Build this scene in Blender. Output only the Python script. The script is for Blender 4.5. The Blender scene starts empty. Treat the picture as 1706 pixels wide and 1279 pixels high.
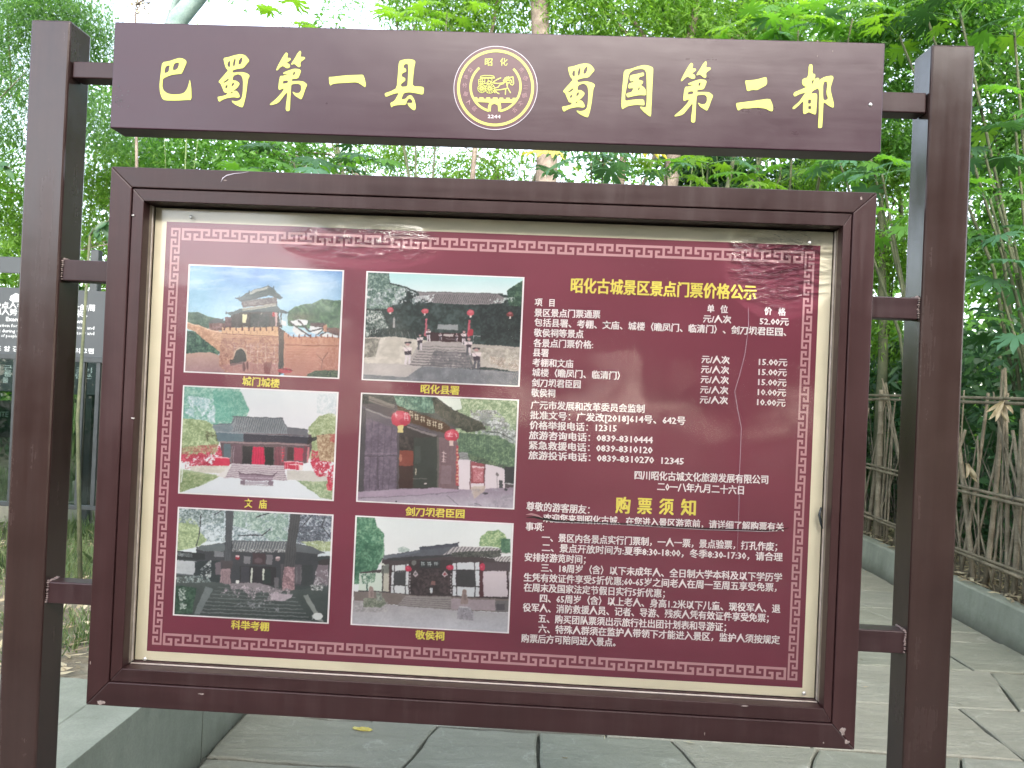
import bpy, bmesh, math, random
import numpy as np
from mathutils import Vector, Matrix

S = bpy.context.scene
COL = S.collection
R = math.radians

# ------------------------------------------------------------------ camera, world, sun, exposure
F_PX, YAW, PITCH, ROLL = 1265.7, -0.0341, 0.0061, 0.0437
CAM = np.array([0.9233, -1.5769, 1.6256])
fw = np.array([math.sin(YAW)*math.cos(PITCH), math.cos(YAW)*math.cos(PITCH), math.sin(PITCH)])
r0 = np.array([math.cos(YAW), -math.sin(YAW), 0.0])
u0 = np.cross(r0, fw)
rt = r0*math.cos(ROLL) + u0*math.sin(ROLL)
up = -r0*math.sin(ROLL) + u0*math.cos(ROLL)
cd = bpy.data.cameras.new('camera')
cam = bpy.data.objects.new('camera', cd)
COL.objects.link(cam)
cam.matrix_world = Matrix(((rt[0], up[0], -fw[0], CAM[0]), (rt[1], up[1], -fw[1], CAM[1]), (rt[2], up[2], -fw[2], CAM[2]), (0, 0, 0, 1)))
cd.sensor_width = 36.0
cd.lens = 36.0*F_PX/1706.0
cd.clip_start = 0.05
cd.clip_end = 400
cd.dof.use_dof = True
cd.dof.focus_distance = 1.62
cd.dof.aperture_fstop = 14.0
S.camera = cam

SUN_EL, SUN_AZ = 29.0, 172.0        # veiled sun behind the viewer, a little to the right
world = bpy.data.worlds.new('World')
S.world = world
world.use_nodes = True
wn, wl = world.node_tree.nodes, world.node_tree.links
wn.clear()
sky = wn.new('ShaderNodeTexSky')
sky.sky_type = 'NISHITA'
sky.sun_disc = False
sky.sun_elevation = R(SUN_EL)
sky.sun_rotation = R(SUN_AZ)
sky.air_density = 1.0
sky.dust_density = 1.5
sky.ozone_density = 1.0
hs = wn.new('ShaderNodeHueSaturation')     # thin overcast: a whiter sky
hs.inputs['Saturation'].default_value = 0.5
bg = wn.new('ShaderNodeBackground')
bg.inputs['Strength'].default_value = 0.15
wo = wn.new('ShaderNodeOutputWorld')
wl.new(sky.outputs[0], hs.inputs['Color'])
wl.new(hs.outputs[0], bg.inputs['Color'])
wl.new(bg.outputs[0], wo.inputs[0])
sd = bpy.data.lights.new('sun', 'SUN')
sun = bpy.data.objects.new('sun', sd)
COL.objects.link(sun)
sd.energy = 1.45
sd.angle = R(35)
sd.color = (1.0, 0.94, 0.84)
# direction towards the sun: azimuth measured like the sky's (clockwise from +Y)
sv = Vector((math.sin(R(SUN_AZ))*math.cos(R(SUN_EL)), math.cos(R(SUN_AZ))*math.cos(R(SUN_EL)), math.sin(R(SUN_EL))))
sun.rotation_euler = sv.to_track_quat('Z', 'Y').to_euler()
S.view_settings.view_transform = 'Standard'
S.view_settings.look = 'None'
S.view_settings.gamma = 1
S.view_settings.use_curve_mapping = False
S.view_settings.exposure = 2.7
S.render.engine = 'CYCLES'
S.cycles.max_bounces = 8
S.cycles.transparent_max_bounces = 16
S.cycles.caustics_reflective = False
S.cycles.caustics_refractive = False
S.cycles.use_denoising = True

rnd = random.Random(7)
nr = np.random.RandomState(11)

# ------------------------------------------------------------------ surveying helpers: where a sighted direction meets a wall or the ground
def _ray(px, py):
    return fw + rt*(px-853)/F_PX - up*(py-639.5)/F_PX
def atY(px, py, Y):
    d = _ray(px, py); p = CAM + d*(Y-CAM[1])/d[1]
    return Vector(p)
def atZ(px, py, Z):
    d = _ray(px, py); p = CAM + d*(Z-CAM[2])/d[2]
    return Vector(p)

# ------------------------------------------------------------------ object helpers
def tag(o, label=None, cat=None, group=None, kind=None):
    if label: o['label'] = label
    if cat: o['category'] = cat
    if group: o['group'] = group
    if kind: o['kind'] = kind
    return o
def empty(name, loc=(0, 0, 0), rz=0.0):
    o = bpy.data.objects.new(name, None)
    o.empty_display_size = 0.1
    COL.objects.link(o)
    o.location = loc
    o.rotation_euler = (0, 0, rz)
    return o
def link(name, me, parent=None, mat=None):
    if mat is not None and not me.materials:
        me.materials.append(mat)
    o = bpy.data.objects.new(name, me)
    COL.objects.link(o)
    if parent is not None:
        o.parent = parent
    return o
def smooth(me, on=True):
    me.polygons.foreach_set('use_smooth', [on]*len(me.polygons))

class MB:
    def __init__(s):
        s.v = []; s.f = []; s.sm = []
    def add(s, vs, fs, sm=False):
        b = len(s.v)
        s.v += [tuple(v) for v in vs]
        s.f += [tuple(b+i for i in f) for f in fs]
        s.sm += [sm]*len(fs)
        return s
    def box(s, x0, x1, y0, y1, z0, z1):
        v = [(x0,y0,z0),(x1,y0,z0),(x1,y1,z0),(x0,y1,z0),(x0,y0,z1),(x1,y0,z1),(x1,y1,z1),(x0,y1,z1)]
        return s.add(v, [(0,3,2,1),(4,5,6,7),(0,1,5,4),(1,2,6,5),(2,3,7,6),(3,0,4,7)])
    def prism(s, pts, y0, y1):          # outline in x,z pushed from y0 to y1
        n = len(pts)
        v = [(x, y0, z) for x, z in pts] + [(x, y1, z) for x, z in pts]
        f = [tuple(range(n)), tuple(range(2*n-1, n-1, -1))] + [(i, i+n, (i+1) % n+n, (i+1) % n) for i in range(n)]
        return s.add(v, f)
    def slab(s, pts, z0, z1, inset=0.0, drop=0.0):    # outline in x,y pushed up, worn edge
        n = len(pts)
        cx = sum(p[0] for p in pts)/n; cy = sum(p[1] for p in pts)/n
        ins = []
        for x, y in pts:
            d = math.hypot(cx-x, cy-y) or 1
            ins.append((x+(cx-x)/d*inset*1.4, y+(cy-y)/d*inset*1.4))
        if inset <= 0:
            v = [(x, y, z0) for x, y in pts]+[(x, y, z1) for x, y in pts]
            return s.add(v, [tuple(range(n-1, -1, -1)), tuple(range(n, 2*n))]+[(i, (i+1) % n, (i+1) % n+n, i+n) for i in range(n)])
        v = [(x, y, z0) for x, y in pts]+[(x, y, z1-drop) for x, y in pts]+[(x, y, z1) for x, y in ins]
        f = [tuple(range(n-1, -1, -1)), tuple(range(2*n, 3*n))]
        for k in (0, n):
            f += [(k+i, k+(i+1) % n, k+(i+1) % n+n, k+i+n) for i in range(n)]
        return s.add(v, f)
    def tube(s, pts, radii, k=8, cap=True):
        pts = [Vector(p) for p in pts]
        if not hasattr(radii, '__len__'): radii = [radii]*len(pts)
        b = len(s.v); n = len(pts)
        ref = Vector((0.3, 0.9, 0.2)).normalized()
        for i, p in enumerate(pts):
            t = (pts[min(i+1, n-1)]-pts[max(i-1, 0)]).normalized()
            a = t.cross(ref)
            if a.length < 1e-3: a = t.cross(Vector((1, 0, 0)))
            a.normalize(); c = t.cross(a)
            for j in range(k):
                w = 2*math.pi*j/k
                s.v.append(tuple(p+(a*math.cos(w)+c*math.sin(w))*radii[i]))
        for i in range(n-1):
            for j in range(k):
                s.f.append((b+i*k+j, b+i*k+(j+1) % k, b+(i+1)*k+(j+1) % k, b+(i+1)*k+j)); s.sm.append(True)
        if cap:
            s.f.append(tuple(b+j for j in range(k-1, -1, -1))); s.sm.append(False)
            s.f.append(tuple(b+(n-1)*k+j for j in range(k))); s.sm.append(False)
        return s
    def mesh(s, name):
        me = bpy.data.meshes.new(name)
        me.from_pydata(s.v, [], s.f)
        me.polygons.foreach_set('use_smooth', s.sm)
        me.update()
        return me
    def build(s, name, mat, parent=None, bevel=0.0, seg=2, fixn=True):
        me = s.mesh(name)
        if bevel > 0:
            bm = bmesh.new(); bm.from_mesh(me)
            if fixn: bmesh.ops.recalc_face_normals(bm, faces=bm.faces)
            bmesh.ops.bevel(bm, geom=list(bm.edges), offset=bevel, segments=seg, profile=0.5, affect='EDGES', clamp_overlap=True)
            bm.to_mesh(me); bm.free()
        elif fixn:
            bm = bmesh.new(); bm.from_mesh(me)
            bmesh.ops.recalc_face_normals(bm, faces=bm.faces)
            bm.to_mesh(me); bm.free()
        return link(name, me, parent, mat)

# ------------------------------------------------------------------ materials
class NT:
    def __init__(s, name):
        s.m = bpy.data.materials.new(name); s.m.use_nodes = True
        s.n = s.m.node_tree.nodes; s.l = s.m.node_tree.links
        s.n.clear()
        s.out = s.n.new('ShaderNodeOutputMaterial')
        s.tc = s.n.new('ShaderNodeTexCoord')
    def mapping(s, scale=(1, 1, 1), rot=(0, 0, 0), src='Object'):
        m = s.n.new('ShaderNodeMapping')
        m.inputs['Scale'].default_value = scale
        m.inputs['Rotation'].default_value = rot
        s.l.new(s.tc.outputs[src], m.inputs[0])
        return m.outputs[0]
    def noise(s, scale=5, detail=4, rough=.55, vec=None, dist=0):
        n = s.n.new('ShaderNodeTexNoise')
        n.inputs['Scale'].default_value = scale; n.inputs['Detail'].default_value = detail
        n.inputs['Roughness'].default_value = rough; n.inputs['Distortion'].default_value = dist
        s.l.new(vec if vec is not None else s.tc.outputs['Object'], n.inputs['Vector'])
        return n.outputs[0]
    def ramp(s, fac, stops):
        r = s.n.new('ShaderNodeValToRGB')
        el = r.color_ramp.elements
        while len(el) < len(stops): el.new(0.5)
        for e, (p, c) in zip(el, stops):
            e.position = p
            e.color = (c, c, c, 1) if not hasattr(c, '__len__') else (*c, 1)
        s.l.new(fac, r.inputs[0])
        return r.outputs[0]
    def mix(s, fac, a, b, mode='MIX'):
        m = s.n.new('ShaderNodeMix'); m.data_type = 'RGBA'; m.blend_type = mode
        s._in(m.inputs[0], fac); s._in(m.inputs[6], a); s._in(m.inputs[7], b)
        return m.outputs[2]
    def math(s, op, a, b=0.0):
        m = s.n.new('ShaderNodeMath'); m.operation = op
        s._in(m.inputs[0], a); s._in(m.inputs[1], b)
        return m.outputs[0]
    def _in(s, sock, v):
        if hasattr(v, 'is_output') or isinstance(v, bpy.types.NodeSocket): s.l.new(v, sock)
        elif hasattr(v, '__len__') and len(v) == 3: sock.default_value = (*v, 1)
        else: sock.default_value = v
    def bump(s, h, strength=.3, dist=.01, prev=None):
        b = s.n.new('ShaderNodeBump')
        b.inputs['Strength'].default_value = strength; b.inputs['Distance'].default_value = dist
        s.l.new(h, b.inputs['Height'])
        if prev is not None: s.l.new(prev, b.inputs['Normal'])
        return b.outputs[0]
    def bsdf(s, color, rough=.6, spec=.5, normal=None, coat=0, coat_rough=.1, metallic=0, coat_normal=None):
        b = s.n.new('ShaderNodeBsdfPrincipled')
        s._in(b.inputs['Base Color'], color); s._in(b.inputs['Roughness'], rough)
        s._in(b.inputs['Specular IOR Level'], spec); s._in(b.inputs['Metallic'], metallic)
        b.inputs['Coat Weight'].default_value = coat; b.inputs['Coat Roughness'].default_value = coat_rough
        if normal is not None: s.l.new(normal, b.inputs['Normal'])
        if coat_normal is not None: s.l.new(coat_normal, b.inputs['Coat Normal'])
        return b.outputs[0]
    def done(s, sh):
        s.l.new(sh, s.out.inputs[0]); return s.m

def c255(r, g, b):
    f = lambda v: ((v/255+.055)/1.055)**2.4 if v/255 > .04045 else v/255/12.92
    return (f(r), f(g), f(b))

def paint(name, col, rough=.22, dust=.10, var=.25, axis='z', spec=.3):
    """brushed enamel on steel: streaks along the bar, rain-washed dust, orange-peel relief"""
    t = NT(name)
    st = t.noise(1.0, 4, .65, t.mapping({'x': (1.6, 26, 26), 'z': (26, 26, 1.6)}[axis]))
    rn = t.noise(1.0, 5, .7, t.mapping((38, 38, 1.6)))          # rain runs always fall downwards
    bl = t.noise(5.5, 6, .68)
    fine = t.noise(230, 2, .5)
    v = t.mix(.5, st, bl)
    c = t.ramp(v, [(.30, tuple(x*(1-var) for x in col)), (.70, tuple(x*(1+var) for x in col))])
    d = t.math('MULTIPLY', t.ramp(rn, [(.46, 0.0), (.74, 1.0)]), t.ramp(bl, [(.35, .25), (.65, 1.0)]))
    spk = t.ramp(t.noise(95, 3, .7), [(.70, 0.0), (.78, 1.0)])
    d2 = t.math('ADD', t.math('MULTIPLY', d, dust), t.math('MULTIPLY', spk, dust*.9))
    c = t.mix(d2, c, (.22, .18, .17))
    r = t.math('ADD', t.ramp(v, [(.3, rough-.05), (.7, rough+.10)]), t.math('MULTIPLY', d, dust*2.4))
    nb = t.bump(fine, .04, .001)
    nb = t.bump(st, .05, .003, nb)
    nb = t.bump(t.noise(9, 2, .5), .05, .02, nb)
    return t.done(t.bsdf(c, r, spec, nb))

M = {}
M['frame'] = paint('frame_enamel', (.025, .0105, .0108), .31, .05, .3, 'x', .28)
M['frame_v'] = paint('frame_enamel_upright', (.030, .0118, .0120), .31, .05, .3, 'z', .28)
M['post'] = paint('post_enamel', (.028, .0145, .0125), .20, .035, .25, 'z', .42)
M['bar'] = paint('bar_enamel', (.028, .013, .014), .30, .06, .25, 'x', .28)
M['header'] = paint('header_enamel', (.031, .0100, .0175), .29, .008, .08, 'x', .38)
def plain(name, col, rough=.6, spec=.5, n=None, amp=.12, bump=0, metallic=0, coat=0):
    t = NT(name)
    nz = t.noise(n or 12, 5, .6)
    c = t.ramp(nz, [(.3, tuple(x*(1-amp) for x in col)), (.7, tuple(x*(1+amp) for x in col))])
    nb = t.bump(nz, bump, .01) if bump else None
    return t.done(t.bsdf(c, rough, spec, nb, coat=coat, metallic=metallic))
M['reveal'] = plain('tan_reveal', (.21, .17, .13), .45, .5, 25, .3)
M['cream'] = plain('cream_vinyl', (.80, .73, .55), .35, .5, 3, .04)
M['maroon'] = plain('maroon_vinyl', (.175, .030, .056), .33, .5, 2, .06)
M['fret'] = plain('pink_print', (.50, .27, .29), .4, .5, 9, .05)
M['white_print'] = plain('white_print', (.80, .76, .78), .4)
M['text_white'] = plain('white_lettering', (.80, .72, .73), .4)
M['text_yellow'] = plain('yellow_lettering', (.74, .62, .11), .4)
M['gold'] = plain('yellow_vinyl', (.43, .45, .075), .42, .5, 8, .05)
M['gold_edge'] = plain('dull_gold_edge', (.22, .17, .07), .5)
M['emblem_bg'] = plain('emblem_maroon', (.055, .010, .018), .38, .5, 8, .05, coat=.3)
M['pale_line'] = plain('pale_edge', (.55, .50, .56), .4)
M['dim_print'] = plain('dim_pink_print', (.30, .17, .18), .5)
M['steel'] = plain('screw_steel', (.55, .53, .5), .35, .5, 60, .15, metallic=.8)
M['weld'] = plain('weld_bead', (.22, .16, .15), .35, .6, 90, .6, .8, metallic=.3)
M['scuff'] = plain('bare_scuff', (.20, .155, .14), .6, .4, 120, .5, .5)
M['dark_gap'] = plain('slit_shade', (.015, .009, .008), .7)  # shade colour for the slit in the poster
M['black_metal'] = plain('black_metal', (.018, .022, .024), .4, .5, 20, .3)
M['sign_grey'] = plain('grey_sign_plate', (.032, .037, .041), .45, .35, 4, .08)
M['sign_text'] = plain('sign_white_text', (.42, .44, .45), .5)
# ------------------------------------------------------------------ the notice board
board = empty('notice_board', (0.8, 0.03, 0.0))
tag(board, 'brown steel notice board with yellow lettered header above a framed maroon poster', 'notice board')
def P(o, parent=board):
    """parent while keeping world placement"""
    o.parent = parent
    o.matrix_parent_inverse = Matrix.Translation(-board.location) if parent is board else Matrix.Identity(4)
    return o
ZG = 0.0
# posts (rectangular tube, capped)
for x0, x1 in ((-.1955, -.1085), (1.703, 1.791)):
    b = MB(); b.box(x0, x1, .0095, .0855, ZG, 2.372)
    P(b.build('post', M['post'], None, .0045, 2))
    # base plate
    b = MB(); b.box(x0-.04, x1+.04, -.03, .125, ZG+.004, ZG+.014)
    P(b.build('base_plate', M['post'], None, .002, 1))
# cross bars
for x0, x1, z0, z1, y0 in ((-.107, .0, 1.8155, 1.861, .019), (-.107, .0, 1.123, 1.169, .019),
                       (1.60, 1.7015, 1.805, 1.850, .019), (1.60, 1.7015, 1.1145, 1.161, .019)):
    b = MB(); b.box(x0, x1, y0, y0+.04, z0, z1)
    P(b.build('cross_bar', M['bar'], None, .0025, 2))
for x0, x1, z0, z1 in ((-.107, -.006, 2.253, 2.289), (1.604, 1.7015, 2.2335, 2.276)):
    b = MB(); b.box(x0, x1, .021, .06, z0, z1)
    P(b.build('cross_bar', M['bar'], None, .0025, 2))
# lumpy welds where bars meet posts
def weld_line(p, q, n, r, seed):
    g = random.Random(seed); b = MB()
    p, q = Vector(p), Vector(q)
    for i in range(n):
        c = p.lerp(q, (i+.5)/n)+Vector((g.uniform(-.001, .001), g.uniform(-.001, .001), g.uniform(-.001, .001)))
        rr = r*g.uniform(.7, 1.25)
        bm = bmesh.new(); bmesh.ops.create_icosphere(bm, subdivisions=1, radius=rr)
        vs = [(v.co.x*g.uniform(.8, 1.2)+c.x, v.co.y*g.uniform(.8, 1.3)+c.y, v.co.z*g.uniform(.6, .9)+c.z) for v in bm.verts]
        fs = [tuple(v.index for v in f.verts) for f in bm.faces]; bm.free()
        b.add(vs, fs, True)
    return b
for i, (xp, z, y0, sgn) in enumerate(((-.1085, 1.861, .019, 1), (-.1085, 1.169, .019, 1), (1.703, 1.850, .019, -1), (1.703, 1.161, .019, -1))):
    b = weld_line((xp+sgn*.002, y0, z+.001), (xp+sgn*.002, y0+.04, z+.001), 9, .0042, i)
    b2 = weld_line((xp+sgn*.002, y0-.001, z-.044), (xp+sgn*.002, y0-.001, z), 10, .0026, i+40)
    b.add(b2.v, b2.f, True)
    P(b.build('weld', M['weld' if i in (1, 3) else 'scuff'], None))

def mitred(outer, inner, y0, y1, name, bevel, mh, mv):
    X0, X1, Z0, Z1 = outer; x0, x1, z0, z1 = inner
    e = .0004
    for pts, m in (([(X0, Z1), (X1, Z1), (x1, z1), (x0, z1)], mh), ([(X0, Z0), (x0, z0), (x1, z0), (X1, Z0)], mh),
                ([(X0, Z0+e), (X0, Z1-e), (x0, z1-e), (x0, z0+e)], mv), ([(X1, Z0+e), (x1, z0+e), (x1, z1-e), (X1, Z1-e)], mv)):
        b = MB(); b.prism(pts, y0, y1)
        P(b.build(name, m, None, bevel, 2))
OX0, OX1, OZ0, OZ1 = 0., 1.6, .92, 2.0594
IX0, IX1, IZ0, IZ1 = .0465, 1.5535, .970, 2.0164
mitred((OX0, OX1, OZ0, OZ1), (IX0, IX1, IZ0, IZ1), 0., .075, 'frame_bar', .0018, M['frame'], M['frame_v'])
# inner door frame, set back 3 mm with a dark shut line round it
mitred((IX0+.0015, IX1-.0015, IZ0+.0015, IZ1-.0015), (.0725, 1.5355, .999, 1.989), .003, .030, 'door_bar', .0012, M['frame'], M['frame_v'])
b = MB(); b.box(IX0-.004, IX1+.004, .066, .074, IZ0-.004, IZ1+.004)
P(b.build('back_panel', M['frame'], None))
# reveal behind the door frame, weathered tan with the poster's bounce light in its colour
for q in ((.0665, .0715, 1.0, 1.988), (1.5365, 1.5415, 1.0, 1.988)):
    b = MB(); b.box(q[0], q[1], .0305, .0655, q[2], q[3]); P(b.build('reveal', M['reveal'], None, .0008, 1))
for q in ((.0668, 1.5412, .9935, .9985), (.0668, 1.5412, 1.9895, 1.9945)):
    b = MB(); b.box(q[0], q[1], .0305, .0655, q[2], q[3]); P(b.build('reveal', M['frame'], None, .0008, 1))
# aluminium glazing bead
bead_m = plain('glazing_bead', (.40, .34, .30), .35, .5, 40, .2, metallic=.3)
for q in ((.0716, .0738, 1.001, 1.987), (1.5342, 1.5364, 1.001, 1.987)):
    b = MB(); b.box(q[0], q[1], .040, .047, q[2], q[3]); P(b.build('glazing_bead', bead_m, None, .0005, 1))
b = MB(); b.box(.074, 1.534, .033, .0365, .9986, 1.0012); P(b.build('glazing_bead', bead_m, None, .0005, 1))
b = MB(); b.box(.074, 1.534, .046, .0655, .9988, 1.0); P(b.build('sill_reflection', plain('sill_reflection_tint', (.14, .09, .09), .3, .5, 60, .4), None))  # purplish strip, the poster's reflection put into the sill colour
# scuffs and chips in the paint: thin irregular flakes standing proud
def flake(cx, cz, w, h, seed, y=-.0004):
    g = random.Random(seed); n = 14
    pts = []
    for i in range(n):
        a = 2*math.pi*i/n; k = g.uniform(.45, 1.0)
        pts.append((cx+math.cos(a)*w/2*k, cz+math.sin(a)*h/2*k))
    b = MB(); b.prism(pts, y, y+.0006); return b
for i, (px, py, w, h) in enumerate(((168, 1170, .022, .012), (1404, 1218, .016, .022), (1411, 1236, .012, .012), (1372, 1237, .004, .004), (336, 1156, .018, .005),
                                  (1241, 1176, .018, .003), (1174, 1222, .0015, .010), (145, 1104, .003, .012), (375, 300, .010, .003), (1435, 330, .006, .010))):
    p = atY(px, py, -.0003)
    P(flake(min(max(p.x, .004+w/2), 1.596-w/2), max(p.z, .9205+h/2), w, h, i).build('paint_chip', M['scuff'], None))
# scratch arc on the top bar, its glare put into the pale colour
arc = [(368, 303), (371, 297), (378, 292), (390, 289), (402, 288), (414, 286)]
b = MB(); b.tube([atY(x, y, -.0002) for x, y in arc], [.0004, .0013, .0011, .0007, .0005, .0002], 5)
P(b.build('glare_scratch', M['pale_line'], None))
for i, (px, py) in enumerate(((222, 359), (221, 697))):
    p = atY(px, py, .002); b = weld_line(p+Vector((-.002, 0, 0)), p+Vector((.002, 0, .001)), 4, .0018, 80+i)
    P(b.build('hinge_pin', M['steel'], None))
def screw(x, y, z, r=.004, parent=board, name='screw'):
    bm = bmesh.new(); bmesh.ops.create_uvsphere(bm, u_segments=14, v_segments=8, radius=r)
    for v in bm.verts: v.co.y *= .45
    me = bpy.data.meshes.new(name); bm.to_mesh(me); bm.free(); smooth(me)
    for v in me.vertices: v.co += Vector((x, y, z))
    return P(link(name, me, None, M['steel']))
# latch catch on the right of the poster
b = MB()
lp = [atY(1368, 845, .036), atY(1365, 858, .034), atY(1368, 873, .034), atY(1370, 880, .038)]
b.tube(lp, [.002, .0028, .0025, .0015], 7); P(b.build('latch', M['black_metal'], None))

# ---- header board
HX0, HX1, HZ0, HZ1, HY = -.0045, 1.6025, 2.1395, 2.3650, -.004
b = MB(); b.box(HX0, HX1, HY, .0535, HZ0, HZ1)
header = P(b.build('header_board', M['header'], None, .0022, 2))
for px, py in ((1450, 174),):
    p = atY(px, py, HY); screw(p.x, HY-.0005, p.z, .0038)
for i, (px, py, w, h) in enumerate(((198, 143, .006, .005), (1362, 68, .007, .004), (1362, 93, .003, .004), (1387, 85, .003, .004))):
    p = atY(px, py, HY)
    P(flake(p.x, p.z, w, h, 30+i, HY-.0004).build('paint_chip', M['scuff' if i else 'black_metal'], None))
# stuck-on grime patch at the header's left end
g = random.Random(4)
for i in range(26):
    p = atY(192+abs(g.gauss(0, 11)), 165+g.gauss(0, 9), HY)
    if p.x < HX0+.003: continue
    P(flake(p.x, p.z, g.uniform(.002, .006), g.uniform(.001, .004), 60+i, HY-.0003).build('grime_spot', plain('grime', (.045, .04, .045), .7) if i == 0 else bpy.data.materials['grime'], None))

def fill2d(polys, name, mat, y, thick, parent, res=1):
    """filled flat shape with holes from outlines in x,z"""
    cu = bpy.data.curves.new(name, 'CURVE'); cu.dimensions = '2D'; cu.fill_mode = 'BOTH'; cu.extrude = thick/2
    for pl in polys:
        sp = cu.splines.new('POLY'); sp.points.add(len(pl)-1)
        for pt, (x, z) in zip(sp.points, pl): pt.co = (x, z, 0, 1)
        sp.use_cyclic_u = True
    tmp = bpy.data.objects.new('tmp', cu); COL.objects.link(tmp)
    dg = bpy.context.evaluated_depsgraph_get()
    me = bpy.data.meshes.new_from_object(tmp.evaluated_get(dg))
    bpy.data.objects.remove(tmp); bpy.data.curves.remove(cu)
    n = len(me.vertices); a = np.empty(n*3, 'f'); me.vertices.foreach_get('co', a); a = a.reshape(-1, 3)
    o3 = np.stack([a[:, 0], y-a[:, 2], a[:, 1]], 1)
    me.vertices.foreach_set('co', o3.ravel().astype('f')); me.update()
    me.name = name
    me.materials.clear()
    return P(link(name, me, None, mat), parent)

def chaikin(pts, n=1):
    for _ in range(n):
        out = []
        for i in range(len(pts)):
            a, b = pts[i], pts[(i+1) % len(pts)]
            out += [(a[0]*.8+b[0]*.2, a[1]*.8+b[1]*.2), (a[0]*.2+b[0]*.8, a[1]*.2+b[1]*.8)]
        pts = out
    return pts
def topl(s, o, k, Y, dst=None):
    """outline measured on an enlargement (origin o, factor k) laid on the plane y=Y"""
    v = [float(t) for t in s.split()]
    out = []
    for a, c in zip(v[::2], v[1::2]):
        p = atY(o[0]+a/k, o[1]+c/k, Y); out.append((p.x, p.z))
    return out
ZA, ZB, ZD, ZE = ((250, 70), 7.104), ((430, 70), 5.687), ((920, 90), 7.108), ((1110, 90), 5.687)
SHU = ["868 188 930 178 1000 155 1070 142 1120 152 1150 180 1178 220 1140 265 1105 308 1040 315 975 335 980 365 1050 355 1100 355 1150 370 1175 390 1178 405 1160 440 1145 560 1130 660 1100 772 1075 770 1010 740 975 712 965 690 1010 702 1060 690 1085 665 1098 600 1103 480 1095 420 1075 390 1040 378 985 400 975 455 1020 455 1065 490 1035 540 985 578 1025 575 1050 605 1065 648 1040 660 985 652 900 665 845 690 825 708 810 695 797 648 850 640 905 625 915 600 880 598 860 550 835 490 808 470 850 420 900 365 925 335 895 300 880 250",
       "915 270 925 235 945 220 950 235 948 295 930 295", "985 290 980 250 1000 195 1015 200 1010 250 1000 285", "1045 265 1050 220 1080 180 1095 185 1090 230 1070 265",
       "890 545 895 515 920 505 915 535 905 548", "962 525 970 490 995 475 995 505 975 525", "955 612 962 588 985 590 968 608", "862 480 925 430 935 445 905 472 880 482"]
DI = ["265 95 285 110 275 150 305 150 312 165 290 185 270 195 300 210 303 240 275 250 235 225 215 235 180 270 170 262 200 200 240 130",
      "398 80 410 95 400 140 440 140 448 155 400 190 405 230 385 240 345 205 318 215 312 208 350 150 375 105"]
DI2 = ["235 290 290 268 340 252 390 255 408 270 395 310 378 345 320 350 318 370 380 368 430 372 460 395 465 408 450 440 430 500 410 545 385 530 345 505 322 465 360 485 395 480 410 450 408 410 380 392 315 400 312 440 308 500 303 600 300 650 275 655 262 640 265 600 275 520 278 470 230 530 190 580 120 598 108 590 180 530 240 460 245 435 200 455 192 440 197 380 210 320 240 320 290 300 245 305",
       "232 390 240 365 285 362 282 388 240 395", "330 310 335 282 352 278 350 305 335 315"]
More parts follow.
